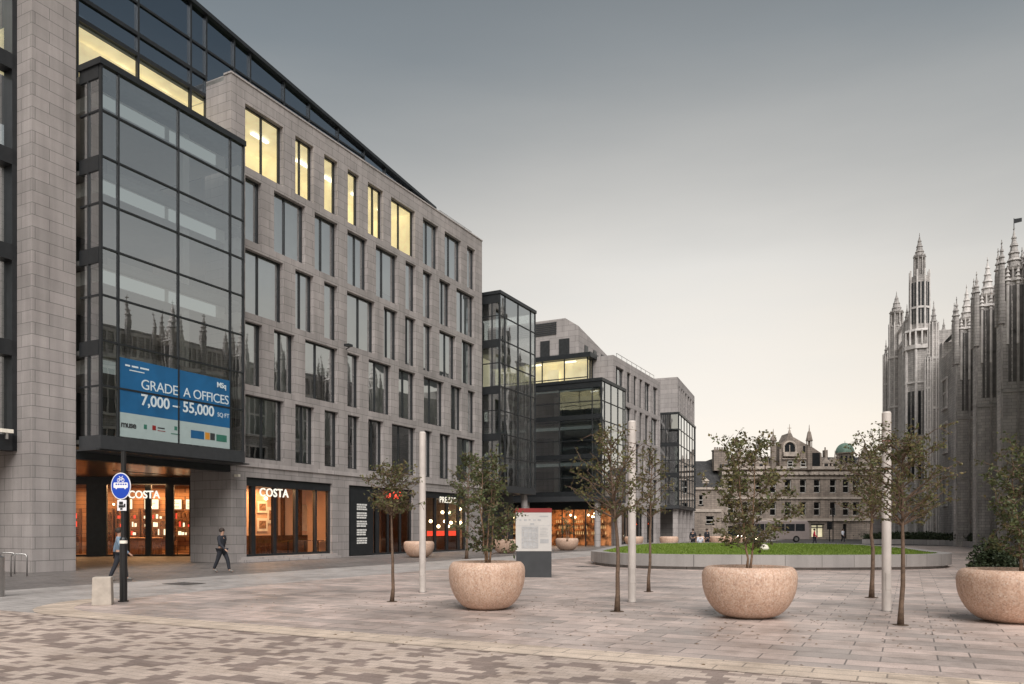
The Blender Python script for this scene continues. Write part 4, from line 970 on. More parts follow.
for i, x in enumerate(bx_):
    zt_ = gzt({7: 261, 8: 288}.get(i, 230), x, 1) if i > 5 else gzt(230, bx_[6], 1)
    zs_ = zt_-3.9
    b = MB(); t = MB()
    # stepped buttress: wide camera-facing side, narrow front
    b.box(x-.55, x+.55, 0, 1.9, 0, 19.2); b.box(x-.5, x+.5, 0, 1.6, 19.2, zs_)
    b.box(x-.5, x+.62, 1.903, 2.0, 0, 17.5); t.box(x-.62, x-.5, 1.9, 2.03, 0, 17.5)  # thin pale arris paints the sky-lit front edge
    t.box(x-.62, x+.62, -.1, 2.0, 12.2, 12.45); t.box(x-.62, x+.62, -.1, 1.98, 6.4, 6.6)
    for y in (.35, .8): t.box(x-.6, x-.5, y, y+.12, 1, zs_-.3)
    bt = b.build('buttress', M['gothic'], ROOT_G)
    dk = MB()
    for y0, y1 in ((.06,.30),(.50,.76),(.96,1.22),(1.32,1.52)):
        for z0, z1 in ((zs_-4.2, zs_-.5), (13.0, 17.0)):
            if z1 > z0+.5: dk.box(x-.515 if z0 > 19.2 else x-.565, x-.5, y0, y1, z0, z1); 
    dk.build('panel_shade', M['recess_shade'], bt)  # dark slabs on the face stand in for shaded panel recesses
    for y in (.32, .88, 1.56):
        pn = MB(); pn.cyl(x-.56, y, zs_-5, zs_-.4, .1, n=6); pinnacle(pn, x-.56, y, zs_-.4, zs_+.9, .34); pn.build('pinnacle', M['gothic_trim'], ROOT_G); t.build('moulding', M['gothic_trim'], bt)
    pn = MB(); pinnacle(pn, x, 1.0, zs_, zt_, 1.15, .95); pn.build('pinnacle', M['gothic_trim'] if i % 3 else M['gothic'], ROOT_G)
    for dy, h in ((1.95, 23.6), (.1, 23.9)):
        pn = MB(); pn.cyl(x-.5, dy, 17.5, h-1.9, .24, n=8); pinnacle(pn, x-.5, dy, h-1.9, h, .55); pn.cyl(x+.5, dy, 17.5, h-2.1, .24, n=8); pinnacle(pn, x+.5, dy, h-2.1, h-.3, .55); pn.build('pinnacle', M['gothic'], ROOT_G)
    if i < len(bx_)-1:
        xn = bx_[i+1]; m_ = (x+xn)/2
        for (z0, z1) in ((1.5, 5.3), (7.2, 11.4), (13, 17.3)):
            gothic_window(m_-2.6, m_-.4, z0, z1, 0); gothic_window(m_+.4, m_+2.6, z0, z1, 0)
        # pierced parapet
        b = MB(); b.box(x+.55, xn-.55, -.3, .15, 18.4, 18.8); b.box(x+.55, xn-.55, -.2, .1, 20.9, 21.2)
        q = x+.8
        while q < xn-.8: b.box(q, q+.16, -.15, .1, 18.8, 20.9); q += .62
        b.build('parapet', M['gothic_trim'], ROOT_G)
        for mm in (m_-2.7, m_+2.7): pn = MB(); pn.cyl(mm, .15, 18.4, 21.8, .24, n=8); pinnacle(pn, mm, .15, 21.8, 23.4, .55); pn.build('pinnacle', M['gothic'], ROOT_G)
        pn = MB(); pn.cyl(m_, .1, 17.5, 22.4, .32, n=8); pinnacle(pn, m_, .1, 22.4, 24.4, .7); pn.build('pinnacle', M['gothic'], ROOT_G)
# recessed link with slate roof
b = MB(); x0, x1 = gx_y(966,0)+.6, gx_y(936,0); b.face([(x0-2,-.2,23.4),(gx_y(919.5,1)-1,-.2,23.4),(gx_y(919.5,1)-1,-5,27.5),(x0-2,-5,27.5)]); b.build('roof', M['slate'], ROOT_G)
xL = gx_y(944, 0)
gothic_window(xL-1.8, xL+.2, 10.5, 13.6, .0); gothic_window(xL-1.8, xL+.2, 15.5, 18.6, 0); gothic_window(xL-1.8, xL+.2, 4.5, 7.6, 0)
pn = MB(); q = gx_y(943.7, -4.8); pn.box(q-1.3, q+1.3, -6, -3.6, 21, 26); pinnacle(pn, q, -4.8, 26.3, 31.8, 1.6, 1.7)
for a, c in ((-1.1,-5.8),(1.1,-5.8),(-1.1,-3.8),(1.1,-3.8)): pinnacle(pn, q+a, c, 26, 28.0, .5)
pn.build('turret', M['gothic'], ROOT_G)
# corner tower group
tx = gx_y(919.5, 1.0)
b = MB(); t = MB()
b.box(tx-1.6, tx+16, -4, 1.7, 0, 24.6)                     # broad lower tower
b.cyl(tx, 1.0, 0, 24.8, 1.7, n=8, rot=math.pi/8)
b.cyl(tx, 1.0, 24.8, 33.6, 1.12, n=8, rot=math.pi/8)
tw = b.build('tower', M['gothic'], ROOT_G)
for i in range(8):
    a = 2*math.pi*i/8+math.pi/8
    t.cyl(tx+1.7*math.cos(a), 1+1.7*math.sin(a), 0, 25.6, .2, .16, 6); t.cyl(tx+1.15*math.cos(a), 1+1.15*math.sin(a), 24.8, 34.4, .16, .1, 6)
t.cyl(tx, 1, 24.3, 24.8, 1.95, n=8, rot=math.pi/8)
for i in range(16):
    a = 2*math.pi*i/16; t.box(tx+1.8*math.cos(a)-.09, tx+1.8*math.cos(a)+.09, 1+1.8*math.sin(a)-.09, 1+1.8*math.sin(a)+.09, 24.8, 26.6)
t.cyl(tx, 1, 26.5, 26.8, 1.95, 1.85, 8, rot=math.pi/8)
for z in (20, 12, 6, 29.5): t.cyl(tx, 1, z, z+.25, (1.85 if z < 25 else 1.25), n=8, rot=math.pi/8)
t.build('moulding', M['gothic_trim'], tw)
d = MB()
for i in range(8):
    a = 2*math.pi*i/8
    for (z0, z1, r) in ((8, 11.5, 1.6), (13.5, 19, 1.6), (27.6, 32.8, 1.05)):
        u = Vector((-math.sin(a), math.cos(a))); c = Vector((tx, 1))+Vector((math.cos(a), math.sin(a)))*r
        for s_ in (-.26, .26):
            e0 = c+u*(s_-.16); e1 = c+u*(s_+.16); d = MB(); d.obox((e0.x, e0.y), (e1.x, e1.y), .08, z0, z1); d.build('slit_window', M['window_dark'], tw)
pn = MB(); pinnacle(pn, tx, 1, 33.7, 38.9, 1.35, 2.5); 
pn.build('pinnacle', M['gothic'], ROOT_G)
def turret2(px, y, pyt, pys, r, lant):
    x = gx_y(px, y); Y = 60+.948*x+.3185*y
    zt_ = (529-pyt)/F*Y+1.7; zs_ = (529-pys)/F*Y+1.7
    b = MB(); b.cyl(x, y, 0, zs_, r, n=8, rot=math.pi/8); o = b.build('turret', M['gothic'], ROOT_G)
    t = MB()
    for i in range(8):
        a = 2*math.pi*i/8+math.pi/8; t.cyl(x+r*math.cos(a), y+r*math.sin(a), 0, zs_+.5, .12, .08, 5)
    for q in (.35, .62, .85): t.cyl(x, y, zs_*q, zs_*q+.25, r*1.15, n=8, rot=math.pi/8)
    t.build('moulding', M['gothic_trim'], o)
    pn = MB(); pinnacle(pn, x, y, zs_, zt_, r*1.7, lant); pn.build('pinnacle', M['gothic'], ROOT_G)
turret2(896.5, 2.2, 294, 327, 1.0, 2.0)
turret2(886, 2.6, 342, 358, .4, 0)
turret2(907, 1.9, 307, 327, .55, 0)
turret2(933.7, 1.2, 304, 327, .5, 0)
turret2(928.5, 1.8, 352, 362, .4, 0)
b = MB(); x0 = gx_y(912, 1.7); x1 = gx_y(888, 2.0); 
b.box(tx+2, x1, -3, 1.9, 0, 27.2); b.build('wall', M['gothic'], ROOT_G)
t = MB()
xx = tx+2.4
while xx < x1-.3: t.box(xx, xx+.18, 1.9, 2.1, 27.2, 28.9); t.box(xx, xx+.25, 1.903, 2.15, 0, 26.5); xx += 1.15
t.box(tx+2.2, x1, 1.85, 2.2, 28.9, 29.2); t.box(tx+2.2, x1, 1.9, 2.2, 26.5, 27.0); t.build('parapet', M['gothic_trim'], ROOT_G)
b = MB(); x = bx_[-3]; zt_ = gzt(230, x, 1); b.cyl(x, 1, zt_, zt_+.9, .03, n=5); b.face([(x,1,zt_+.5),(x-.1,.5,zt_+.55),(x-.1,.5,zt_+.85),(x,1,zt_+.85)]); b.build('weather_vane', M['metal'], ROOT_G)

# hedge on a low granite wall in front of the college
wp = [gp(862, 544), gp(905, 544.3), gp(948, 545.5), gp(1014, 550.5), gp(1100, 556)]
b = MB()
for i in range(len(wp)-1): b.obox(wp[i], wp[i+1], .5, 0, .55)
tag(b.build('low_wall', M['clad_b']), 'low granite wall below the hedge in front of the gothic college', 'wall')

# ------------------------------------------------------------------ leaves, hedges, trees
def leaf_mat(name, cols, trans=.25):
    m, t, n, b = mat(name)
    ge = N(t, 'ShaderNodeNewGeometry')
    c = ramp(t, ge.outputs['Random Per Island'], [(i/(len(cols)-1), c) for i, c in enumerate(cols)])
    t.links.new(c, b.inputs['Base Color']); b.inputs['Roughness'].default_value = .5; b.inputs['Specular IOR Level'].default_value = .35
    tr = N(t, 'ShaderNodeBsdfTranslucent'); t.links.new(c, tr.inputs[0])
    mx = N(t, 'ShaderNodeMixShader'); mx.inputs[0].default_value = trans
    out = n['Material Output']; t.links.new(b.outputs[0], mx.inputs[1]); t.links.new(tr.outputs[0], mx.inputs[2]); t.links.new(mx.outputs[0], out.inputs[0])
    return m
M['leaf_olive'] = leaf_mat('olive brown leaves', [(.065,.066,.03),(.13,.125,.05),(.10,.12,.045),(.19,.15,.06),(.055,.066,.03)])
M['leaf_green'] = leaf_mat('green leaves', [(.045,.062,.024),(.085,.105,.04),(.15,.17,.07),(.05,.065,.03),(.17,.13,.055)])
M['leaf_hedge'] = leaf_mat('hedge leaves', [(.022,.035,.016),(.035,.05,.022),(.05,.065,.03)], .15)
M['soil'] = simple('planting soil', (.07,.045,.03), .95, 0, .4, 12, .5)
M['bark'] = simple('brown bark', (.13,.085,.058), .85, 0, .35, 14, .4)
M['bark_pale'] = simple('pale brown stems', (.26,.16,.10), .8, 0, .3, 14, .4)
def add_leaf(mb, p, s, r):
    d = Vector((r.gauss(0,1), r.gauss(0,1), r.gauss(-.2,.8))).normalized()
    a = Vector((r.gauss(0,1), r.gauss(0,1), r.gauss(0,1))); u = d.cross(a).normalized()*s*.32; nn = d.cross(u).normalized()*s*.12
    p = Vector(p); q = p+d*s
    mb.face([p, p+d*s*.45+u+nn, q, p+d*s*.45-u+nn])
def tree(X, Y, label, zb, zt, rx, seed, leafm, bark, tr=.04, off=(0,0), nb=26, per=34, leaf=.075, z0=0, stems=1, group=None, kind='tree', name='young_tree', tie=False, shape=1.0):
    r = random.Random(seed)
    e = empty(name, (X, Y, z0), 0, label, kind, group)
    t = MB(); lv = MB(); H = zt-z0; hb = zb-z0
    axes = []
    for k in range(stems):
        a = 6.28*k/stems+r.random(); sp = 0 if stems == 1 else rx*.28
        top = Vector((off[0]+sp*math.cos(a), off[1]+sp*math.sin(a), H*(.9 if k == 0 else r.uniform(.65,.85))))
        base = Vector((.05*math.cos(a) if stems > 1 else 0, .05*math.sin(a) if stems > 1 else 0, 0))
        pts = []; m_ = 9
        for i in range(m_+1):
            f = i/m_; pts.append(base.lerp(top, f**(1.0))+Vector((r.gauss(0,.012)+.03*math.sin(f*5+k), r.gauss(0,.012), 0))*(1 if 0 < i else 0))
            if stems == 1: pts[-1].x -= off[0]*f*(1-f)*.9; pts[-1].y -= off[1]*f*(1-f)*.9
        rs = [tr*(1-.82*(i/m_)**1.2)*(1.35 if i == 0 else 1) for i in range(m_+1)]
        t.tube(pts, rs, 7); axes.append(pts)
    tk = t.build('trunk', bark, e, smooth=True)
    br = MB()
    def at_h(ax, z):
        for i in range(len(ax)-1):
            if ax[i+1].z >= z: q = (z-ax[i].z)/max(1e-6, ax[i+1].z-ax[i].z); return ax[i].lerp(ax[i+1], max(0, min(1, q)))
        return ax[-1]
    lim = [(r.random(), r.uniform(0, 6.283)) for _ in range(nb)]
    for k, (hf, an) in enumerate(lim):
        an = k*2.4+r.gauss(0,.4); hf = (k+.5)/nb
        # ellipsoid profile, irregular
        zc = hb+(H-hb)*(.06+.92*hf)
        w_ = rx*math.sqrt(max(.05, 1-abs((2*hf-.8)/1.25)**2.2*shape))*r.uniform(.55, 1.12)
        zc2 = min(H*1.03, zc+w_*r.uniform(-.05,.3))
        zs = max(hb*.98, zc-w_*r.uniform(.35,.8)); ax = axes[k % len(axes)]; s_ = at_h(ax, zs)
        cxy = Vector((off[0], off[1]))*(zc2/H)
        tip = Vector((cxy.x+w_*math.cos(an), cxy.y+w_*math.sin(an), zc2))
        mid = s_.lerp(tip, .5)+Vector((r.gauss(0,.05), r.gauss(0,.05), r.uniform(-.04,.08)))
        P_ = [s_, s_.lerp(mid,.5)+Vector((0,0,.015)), mid, mid.lerp(tip,.55)+Vector((r.gauss(0,.03),r.gauss(0,.03),.02)), tip]
        br.tube(P_, [tr*.34, tr*.27, tr*.2, tr*.13, .003], 5)
        tw = []
        for j in range(7):
            f = r.uniform(.25, 1); i_ = min(3, int(f*4)); q = P_[i_].lerp(P_[i_+1], f*4-i_)
            d = Vector((r.gauss(0,1), r.gauss(0,1), r.gauss(.25,.7))).normalized()*rx*r.uniform(.16,.36)
            br.tube([q, q+d*.5+Vector((0,0,.01)), q+d], [.0075,.005,.002], 4); tw.append((q, q+d))
        tw.append((P_[2], P_[4]))
        for j in range(per):
            a_, b_ = r.choice(tw); q = a_.lerp(b_, r.uniform(.1, 1.05))
            add_leaf(lv, q+Vector((r.gauss(0,.025), r.gauss(0,.025), r.gauss(0,.025))), leaf*r.uniform(.6, 1.3), r)
    br.build('branches', M['bark'], tk)
    lv.build('crown', leafm, e)
    if z0 == 0: so = MB(); so.cyl(0,0,.0,.018,tr*3.2,tr*2.8,14); so.build('soil', M['soil'], e)
    if tie:
        b_ = MB()
        for z in (.4, .8, 1.2): b_.cyl(pts[0].x+(top.x*z/H if stems == 1 else 0), 0, z, z+.02, tr*1.15, n=8)
    return e

# planters
def bowl_mat():
    m, t, n, b = mat('exposed aggregate concrete')
    tc = N(t, 'ShaderNodeTexCoord').outputs['Object']
    v = N(t, 'ShaderNodeTexVoronoi'); v.inputs['Scale'].default_value = 42; t.links.new(tc, v.inputs['Vector'])
    c = ramp(t, N_sep(t, v.outputs['Color']), [(0, (.50,.315,.225)), (.45, (.60,.42,.32)), (.75, (.66,.49,.385)), (.9, (.42,.265,.20)), (1, (.70,.57,.47))])
    g = noise(t, tc, 1.4, 6, .65)
    c = mixc(t, c, ramp(t, g, [(.32, (.90,)*3), (.66, (1.04,)*3)]), 1, 'MULTIPLY')
    sm = N(t, 'ShaderNodeMapping'); sm.inputs['Scale'].default_value = (7, 7, .5); t.links.new(tc, sm.inputs[0])
    c = mixc(t, c, ramp(t, noise(t, sm.outputs[0], 1.0, 5, .65), [(.36, (.90,.88,.86)), (.58, (1.02,)*3)]), 1, 'MULTIPLY')
    t.links.new(c, b.inputs['Base Color']); b.inputs['Roughness'].default_value = .62
    bump(t, noise(t, tc, 70, 3), b, .25, .006); return m
def N_sep(t, c):
    s = N(t, 'ShaderNodeSeparateColor'); t.links.new(c, s.inputs[0]); return s.outputs[0]
M['bowl'] = bowl_mat()
def planter_proto():
    e = empty('planter_bowl')
    b = MB(); P_ = [(.001,.03),(.32,.03),(.36,.0),(.42,.02)]
    for i in range(13):
        a = i/12; P_.append((.42+.49*math.sin(a*math.pi/2)**.95, .02+.60*(1-math.cos(a*math.pi/2))**.85 if i else .03))
    P_ += [(.915,.68),(.90,.75),(.865,.80),(.82,.832),(.78,.84),(.745,.835),(.725,.81),(.72,.72),(.001,.72)]
    b.lathe(P_, 64); b.build('bowl', M['bowl'], e, smooth=True)
    s = MB(); s.lathe([(.718,.75),(.5,.775),(.25,.765),(.001,.78)], 24); s.build('soil', M['soil'], e, smooth=True)
    return e
PL = planter_proto(); plf = True
PLH = 1.15
def planter(X, Y, label, sc=1.0, group=None):
    global plf
    c = PL if plf else copy_tree(PL); plf = False
    c.location = (X, Y, .004); c.scale = (sc, sc, sc*PLH); c.rotation_euler = (0,0,X*3.1); tag(c, label, 'planter', 'round stone planters on the square'); return c
planter(-.53, 16.45, 'round pale stone planter in front of the map board', .885).scale[2] = 1.20
planter(4.55, 14.9, 'round stone planter with a bushy tree, in front of the lawn kerb', .965).scale[2] = 1.17
planter(9.14, 14.15, 'round stone planter cut by the right edge of the photo', 1.0).scale[2] = 1.15
for px, py, lab in ((419, 558, 'stone planter by the shop windows, behind the white pole and left sapling'), (506, 554, 'stone planter near the stone facade, half hidden by the map board'), (567, 551, 'stone planter by the bar entrance, right of the map board'), (634, 547, 'stone planter beyond the lawn, behind the middle white pole'), (669, 547, 'stone planter beyond the lawn, left of the person in white'), (703, 546, 'stone planter beyond the lawn, right of the person in white'), (719, 546.2, 'stone planter beyond the lawn, left of the middle planter tree trunk'), (734, 546.4, 'stone planter beyond the lawn, just behind the middle planter tree trunk')):
    X, Y = gp(px, py-.6); planter(X, Y, lab, 1.0)
tree(-.53, 16.45, 'tall green multi stemmed shrub tree in the planter by the map board', 1.15, 3.3, .70, 21, M['leaf_green'], M['bark_pale'], .022, (0,0), 40, 54, .078, .92, 4, name='planter_tree', shape=.8)
tree(4.55, 14.9, 'bushy tree in the planter in front of the lawn kerb', 1.30, 3.5, .93, 22, M['leaf_olive'], M['bark_pale'], .022, (.05,0), 46, 60, .08, .89, 2, name='planter_tree', shape=.7)
tree(9.35, 14.15, 'green shrub tree in the planter at the right edge', 1.15, 3.3, .90, 23, M['leaf_green'], M['bark_pale'], .028, (.1,0), 44, 60, .08, .88, 3, name='planter_tree', shape=.7)
for px, Y, lab, sd in ((506, 52.5, 'small tree in the planter by the facade, left of the map board', 31), (567, 58.5, 'small tree in the planter by the bar entrance', 32)):
    tree((px-512)/F*Y, Y, lab, 1.2, 3.4, .7, sd, M['leaf_olive'], M['bark_pale'], .025, (0,0), 14, 30, .11, .76, 3, name='planter_tree')
def T(px, Y, lab, zb, zt, rx, sd, m='leaf_olive', **k): tree((px-512)/F*Y, Y, lab, zb, zt, rx, sd, M[m], M['bark'], name='young_tree', **k)
T(392, 18.05, 'slim young tree with low round crown, left of the left white pole', 2.05, 3.22, .74, 41, tr=.043, nb=36, per=38, leaf=.075, off=(0,0), shape=1.1)
T(617, 15.9, 'slim young tree leaning left with olive crown, just left of the middle white pole', 1.95, 3.75, .95, 42, tr=.05, nb=34, per=44, leaf=.07, off=(-.12,0), shape=.9)
T(648.5, 20.9, 'thin young tree with sparse crown, just right of the middle white pole', 2.0, 3.9, .62, 43, tr=.045, nb=24, per=30, leaf=.075, off=(.12,0))
T(871.5, 19.1, 'young tree with dark brown crown, just left of the right white pole', 2.0, 3.95, .92, 44, tr=.055, nb=36, per=44, leaf=.08, off=(.0,0), shape=.8)
T(900.5, 13.65, 'young tree with wide dark crown, just right of the right white pole', 1.8, 3.5, .86, 45, tr=.045, nb=44, per=58, leaf=.062, off=(.08,0), shape=.8)
T(466.5, 44, 'street tree with green crown in front of the lit restaurant', 2.6, 6.1, 1.15, 46, 'leaf_green', tr=.085, nb=34, per=44, leaf=.14, off=(.2,0))

# hedge
def hedge(pts, z0, z1, w_, n_, seed, label):
    r = random.Random(seed); b = MB()
    for i in range(n_):
        k = r.randrange(len(pts)-1); f = r.random(); x = pts[k][0]+(pts[k+1][0]-pts[k][0])*f; y = pts[k][1]+(pts[k+1][1]-pts[k][1])*f
        h = z1+.12*math.sin(x*1.7+y)+r.gauss(0,.04)
        add_leaf(b, (x+r.gauss(0,w_*.4)+.9, y+r.gauss(0,w_*.4)+.9, z0+(h-z0)*r.random()**.6), r.uniform(.13,.3), r)
    core = MB()
    for i in range(len(pts)-1): core.obox((pts[i][0]+.9, pts[i][1]+.9), (pts[i+1][0]+.9, pts[i+1][1]+.9), w_*.9, z0, z1-.12)
    e = empty('hedge', (0,0,0), 0, label, 'hedge'); b.build('foliage', M['leaf_hedge'], e); core.build('inner_growth', M['leaf_hedge'], e)
hedge(wp, .3, 1.2, 1.0, 9000, 5, 'long dark clipped hedge above the low wall in front of the college')
def shrub(X, Y, rx, h, label, sd, n_=2200, m='leaf_hedge'):
    r = random.Random(sd); e = empty('low_shrub', (X, Y, 0), 0, label, 'shrub'); b = MB(); t = MB()
    for k in range(16):
        a = r.uniform(0,6.28); q = Vector((rx*.8*r.random()*math.cos(a), rx*.8*r.random()*math.sin(a), h*r.uniform(.5,.95))); t.tube([(0,0,0), tuple(q*.5), tuple(q)], [.03,.02,.006], 5)
    for i in range(n_):
        a = r.uniform(0,6.28); u = r.random()**.4; ph = r.uniform(0,1.5); lump = 1+.18*math.sin(a*4+ph*3)
        add_leaf(b, (rx*u*lump*math.cos(a)*math.cos(ph), rx*u*lump*math.sin(a)*math.cos(ph), .1+h*u*lump*math.sin(ph)*.95), r.uniform(.07,.16), r)
    t.build('stems', M['bark'], e); b.build('foliage', M[m], e)
shrub(17.1, 27.5, .9, 1.15, 'dark low shrub behind the right edge planter', 61, 5000)

# lawn island
cp = [(5.05,41),(4.9,38.8),(5.6,36.3),(7.6,34.6),(10.5,33.7),(13.5,33.5),(16.6,33.9),(19.2,34.9),(20.8,36.7),(21.5,39.2),(22.6,44),(23.8,50),(24,56),(20,61),(14,61.5),(9.5,57),(6.7,49.5)]
def spline(p, k=5):
    o = []; n_ = len(p)
    for i in range(n_):
        a, b_, c, d = [Vector(p[(i+j-1) % n_]) for j in range(4)]
        for s in range(k):
            t = s/k; o.append(tuple(.5*((2*b_)+(c-a)*t+(2*a-5*b_+4*c-d)*t*t+(3*b_-a-3*c+d)*t**3)))
    return o
cp = [((x-(.75 if x < 8 else 0))*(y-1.9)/y, y-1.9) if y < 42 else (x, y) for x, y in cp]
sp_ = spline(cp); cen = Vector((14, 46))
def inset(p, d):
    o = []; n_ = len(p)
    for i in range(n_):
        a, c = Vector(p[i-1]), Vector(p[(i+1) % n_]); t = (c-a).normalized(); nn = Vector((-t.y, t.x))
        if (cen-Vector(p[i])).dot(nn) < 0: nn = -nn
        o.append(tuple(Vector(p[i])+nn*d))
    return o
M['kerbstone'] = coursed('lawn kerb granite', (.36,.335,.32), (.31,.29,.28), 1.45, .9, .01, (.13,.12,.115), .7, .15)
in1 = inset(sp_, .55)
b = MB(); n_ = len(sp_); rec = inset(sp_, .16)
# running-length coursed blocks: joints as real grooves
for i in range(n_):
    j = (i+1) % n_
    b.face([(*rec[i],0),(*rec[j],0),(*rec[j],.13),(*rec[i],.13)]); b.face([(*rec[i],.13),(*rec[j],.13),(*sp_[j],.13),(*sp_[i],.13)])
    b.face([(*sp_[i],.13),(*sp_[j],.13),(*sp_[j],.63),(*sp_[i],.63)]); b.face([(*sp_[i],.63),(*sp_[j],.63),(*in1[j],.63),(*in1[i],.63)]); b.face([(*in1[i],.63),(*in1[j],.63),(*in1[j],.50),(*in1[i],.50)])
tag(b.build('lawn_kerb', M['kerbstone']), 'low pale granite bench wall round the raised lawn', 'kerb wall')
M['grass_base'] = simple('lawn turf', (.15,.23,.03), .9, 0, .3, .7)
b = MB(); b.face([(x, y, .57) for x, y in in1]); tag(b.build('lawn', M['grass_base']), kind='structure')
M['grass'] = leaf_mat('grass blades', [(.14,.22,.03),(.19,.27,.045),(.25,.32,.07),(.15,.23,.035)], .3)
r = random.Random(9); b = MB()
def inside(x, y, P_):
    c = False; j = len(P_)-1
    for i in range(len(P_)):
        if (P_[i][1] > y) != (P_[j][1] > y) and x < (P_[j][0]-P_[i][0])*(y-P_[i][1])/(P_[j][1]-P_[i][1])+P_[i][0]: c = not c
        j = i
    return c
cnt = 0
while cnt < 26000:
    y = 31.6+30*r.random()**1.5; x = r.uniform(3.6, 24.2)
    if not inside(x, y, in1): continue
    a = r.uniform(0, 6.28); h = r.uniform(.05,.11); w_ = .03
    b.face([(x-w_*math.cos(a), y-w_*math.sin(a), .57), (x+w_*math.cos(a), y+w_*math.sin(a), .57), (x+r.gauss(0,.02), y+r.gauss(0,.02), .57+h)]); cnt += 1
tag(b.build('grass', M['grass']), 'bright green short grass on the raised round lawn', 'grass', kind='stuff')
X, Y = gp(764.5, 550.5, .58); b = MB(); b.lathe([(.001,0),(.2,.02),(.24,.12),(.16,.27),(.05,.33),(.001,.34)], 12)
tag(b.build('plastic_bag', M['mount'], loc=(X, Y, .58), smooth=True), 'small white bag lying on the lawn right of the planter tree trunk', 'bag')

# white light poles
M['pole'] = simple('white painted column', (.55,.50,.465), .5, 0, .16, 2)
M['pole_band'] = simple('rust stained band', (.28,.13,.10), .6)
for px, pyb, pyt, lab in ((422.5, 594, 432, 'plain white column behind the left sapling'), (632, 604, 421, 'plain white column between the two saplings in the middle'), (886.5, 613, 412, 'plain white column with thin red bands between the two right saplings')):
    Y = F*EYE/(pyb-1.5-HOR); H = (529-pyt)/F*Y+1.7; w_ = .092 if px > 500 else .088
    e = empty('light_column', ((px-512)/F*Y, Y, .004), 0, lab, 'column', 'white columns on the square')
    b = MB(); b.cyl(0,0,.02,H-.03,w_,w_*.98,20); b.cyl(0,0,H-.03,H,w_*.98,w_*.8,20); b.cyl(0,0,1.2,1.206,w_*1.012,n=20); b.box(-.05,.05,-w_*1.02,-w_*.9,.45,.8); b.build('shaft', M['pole'], e)
    b = MB(); b.cyl(0,0,0,.02,w_*1.25,n=20); b.build('base_collar', M['steel'], e)
    if px > 800:
        for z in (H-.62, H-1.2): b = MB(); b.cyl(0,0,z,z+.035,w_*1.02,n=20); b.build('band', M['pole_band'], e)

# map board
X0, Y0 = gp(533.5, 577.5); e = empty('map_board', (X0, Y0, .004), R(2), 'free standing map board with red top strip behind the left planter', 'information board')
hw = .625; b = MB(); b.box(-hw+.02, hw-.0, -.10, .10, 0, .92); b.build('base_panel', M['metal2'], e)
M['board'] = simple('pale printed board', (.50,.48,.46), .45, 0, .05)
b = MB(); b.box(-hw, hw, -.11, .11, .923, 2.27); b.build('board', M['board'], e)
b = MB(); b.box(-hw-.01, hw+.01, -.115, .115, 2.273, 2.42); b.build('red_header', M['red'], e)
M['map'] = simple('printed street map', (.38,.38,.385), .5, 0, .15, 6); M['ink'] = simple('dark print', (.06,.06,.07), .5)
b = MB(); b.box(-.42, .16, -.115, -.111, 1.02, 1.78); mp_ = b.build('street_map', M['map'], e)
b = MB()
for i in range(6): b.box(.22, .22+r.uniform(.2,.34), -.115, -.111, 1.72-i*.055, 1.735-i*.055)
b.box(.22,.52,-.115,-.111,1.2,1.34); b.box(-.12,.02,-.115,-.111,1.84,1.9); b.box(-.58,.58,-.113,-.111,1.81,1.818); b.box(.2,.5,-.115,-.111,2.12,2.16)
for i in range(5): b.box(-.5+i*.16, -.5+i*.16+r.uniform(.06,.12), -.115, -.111, 1.98+r.uniform(-.02,.02), 2.04)
b.build('print', M['map'], e)
b = MB(); rn = random.Random(4)
for k in range(9):
    if k < 5: P_ = [(-.41+q*.14, -.117, 1.1+k*.15+rn.uniform(-.035,.035)) for q in range(5)]
    else: P_ = [(-.36+(k-5)*.15+rn.uniform(-.03,.03), -.117, 1.03+q*.18) for q in range(5)]
    b.tube(P_, [.006]*5, 4)
b.build('map_lines', M['board'], mp_)

# blue round sign on its post
Ys = 18.05; e = empty('sign_post', ((123.5-512)/F*Ys, Ys, .004), 0, 'black post with round blue cycle and bus sign above a small camera plate', 'sign')
b = MB(); b.cyl(0,0,0,1.45,.083,n=16); b.cyl(0,0,1.45,1.5,.083,.06,16); b.cyl(0,0,1.5,3.5,.055,n=14); b.cyl(0,0,0,.03,.12,n=16); b.build('post', M['black'], e)
b = MB(); b.cyl(0,0,1.36,1.43,.085,n=16); b.build('reflective_band', M['mount'], e)
M['signblue'] = simple('sign blue', (.008,.055,.42), .3, 0, .05); M['signwhite'] = simple('sign white', (.78,.78,.82), .35, 0, .02)
def disc(rr, y0, y1, n=40):
    b = MB(); k = 0
    A = [(rr*math.cos(2*math.pi*i/n), y0, rr*math.sin(2*math.pi*i/n)) for i in range(n)]; B_ = [(x, y1, z) for x, _, z in A]
    b.face(A); b.face(B_[::-1])
    for i in range(n): j = (i+1) % n; b.face([A[i], B_[i], B_[j], A[j]])
    return b
sg = disc(.245, -.085, -.065).build('sign_face', M['signwhite'], e, loc=(-.02, 0, 2.69)); sg.scale = (.93, 1, 1.27)
disc(.228, -.0885, -.0855).build('blue_disc', M['signblue'], sg)
b = MB()
def ring(b, cx, cz, R0, w_, y=-.0905, n=16):
    for i in range(n):
        a0_, a1_ = 2*math.pi*i/n, 2*math.pi*(i+1)/n
        b.face([(cx+R0*math.cos(a0_), y, cz+R0*math.sin(a0_)), (cx+R0*math.cos(a1_), y, cz+R0*math.sin(a1_)), (cx+(R0-w_)*math.cos(a1_), y, cz+(R0-w_)*math.sin(a1_)), (cx+(R0-w_)*math.cos(a0_), y, cz+(R0-w_)*math.sin(a0_))])
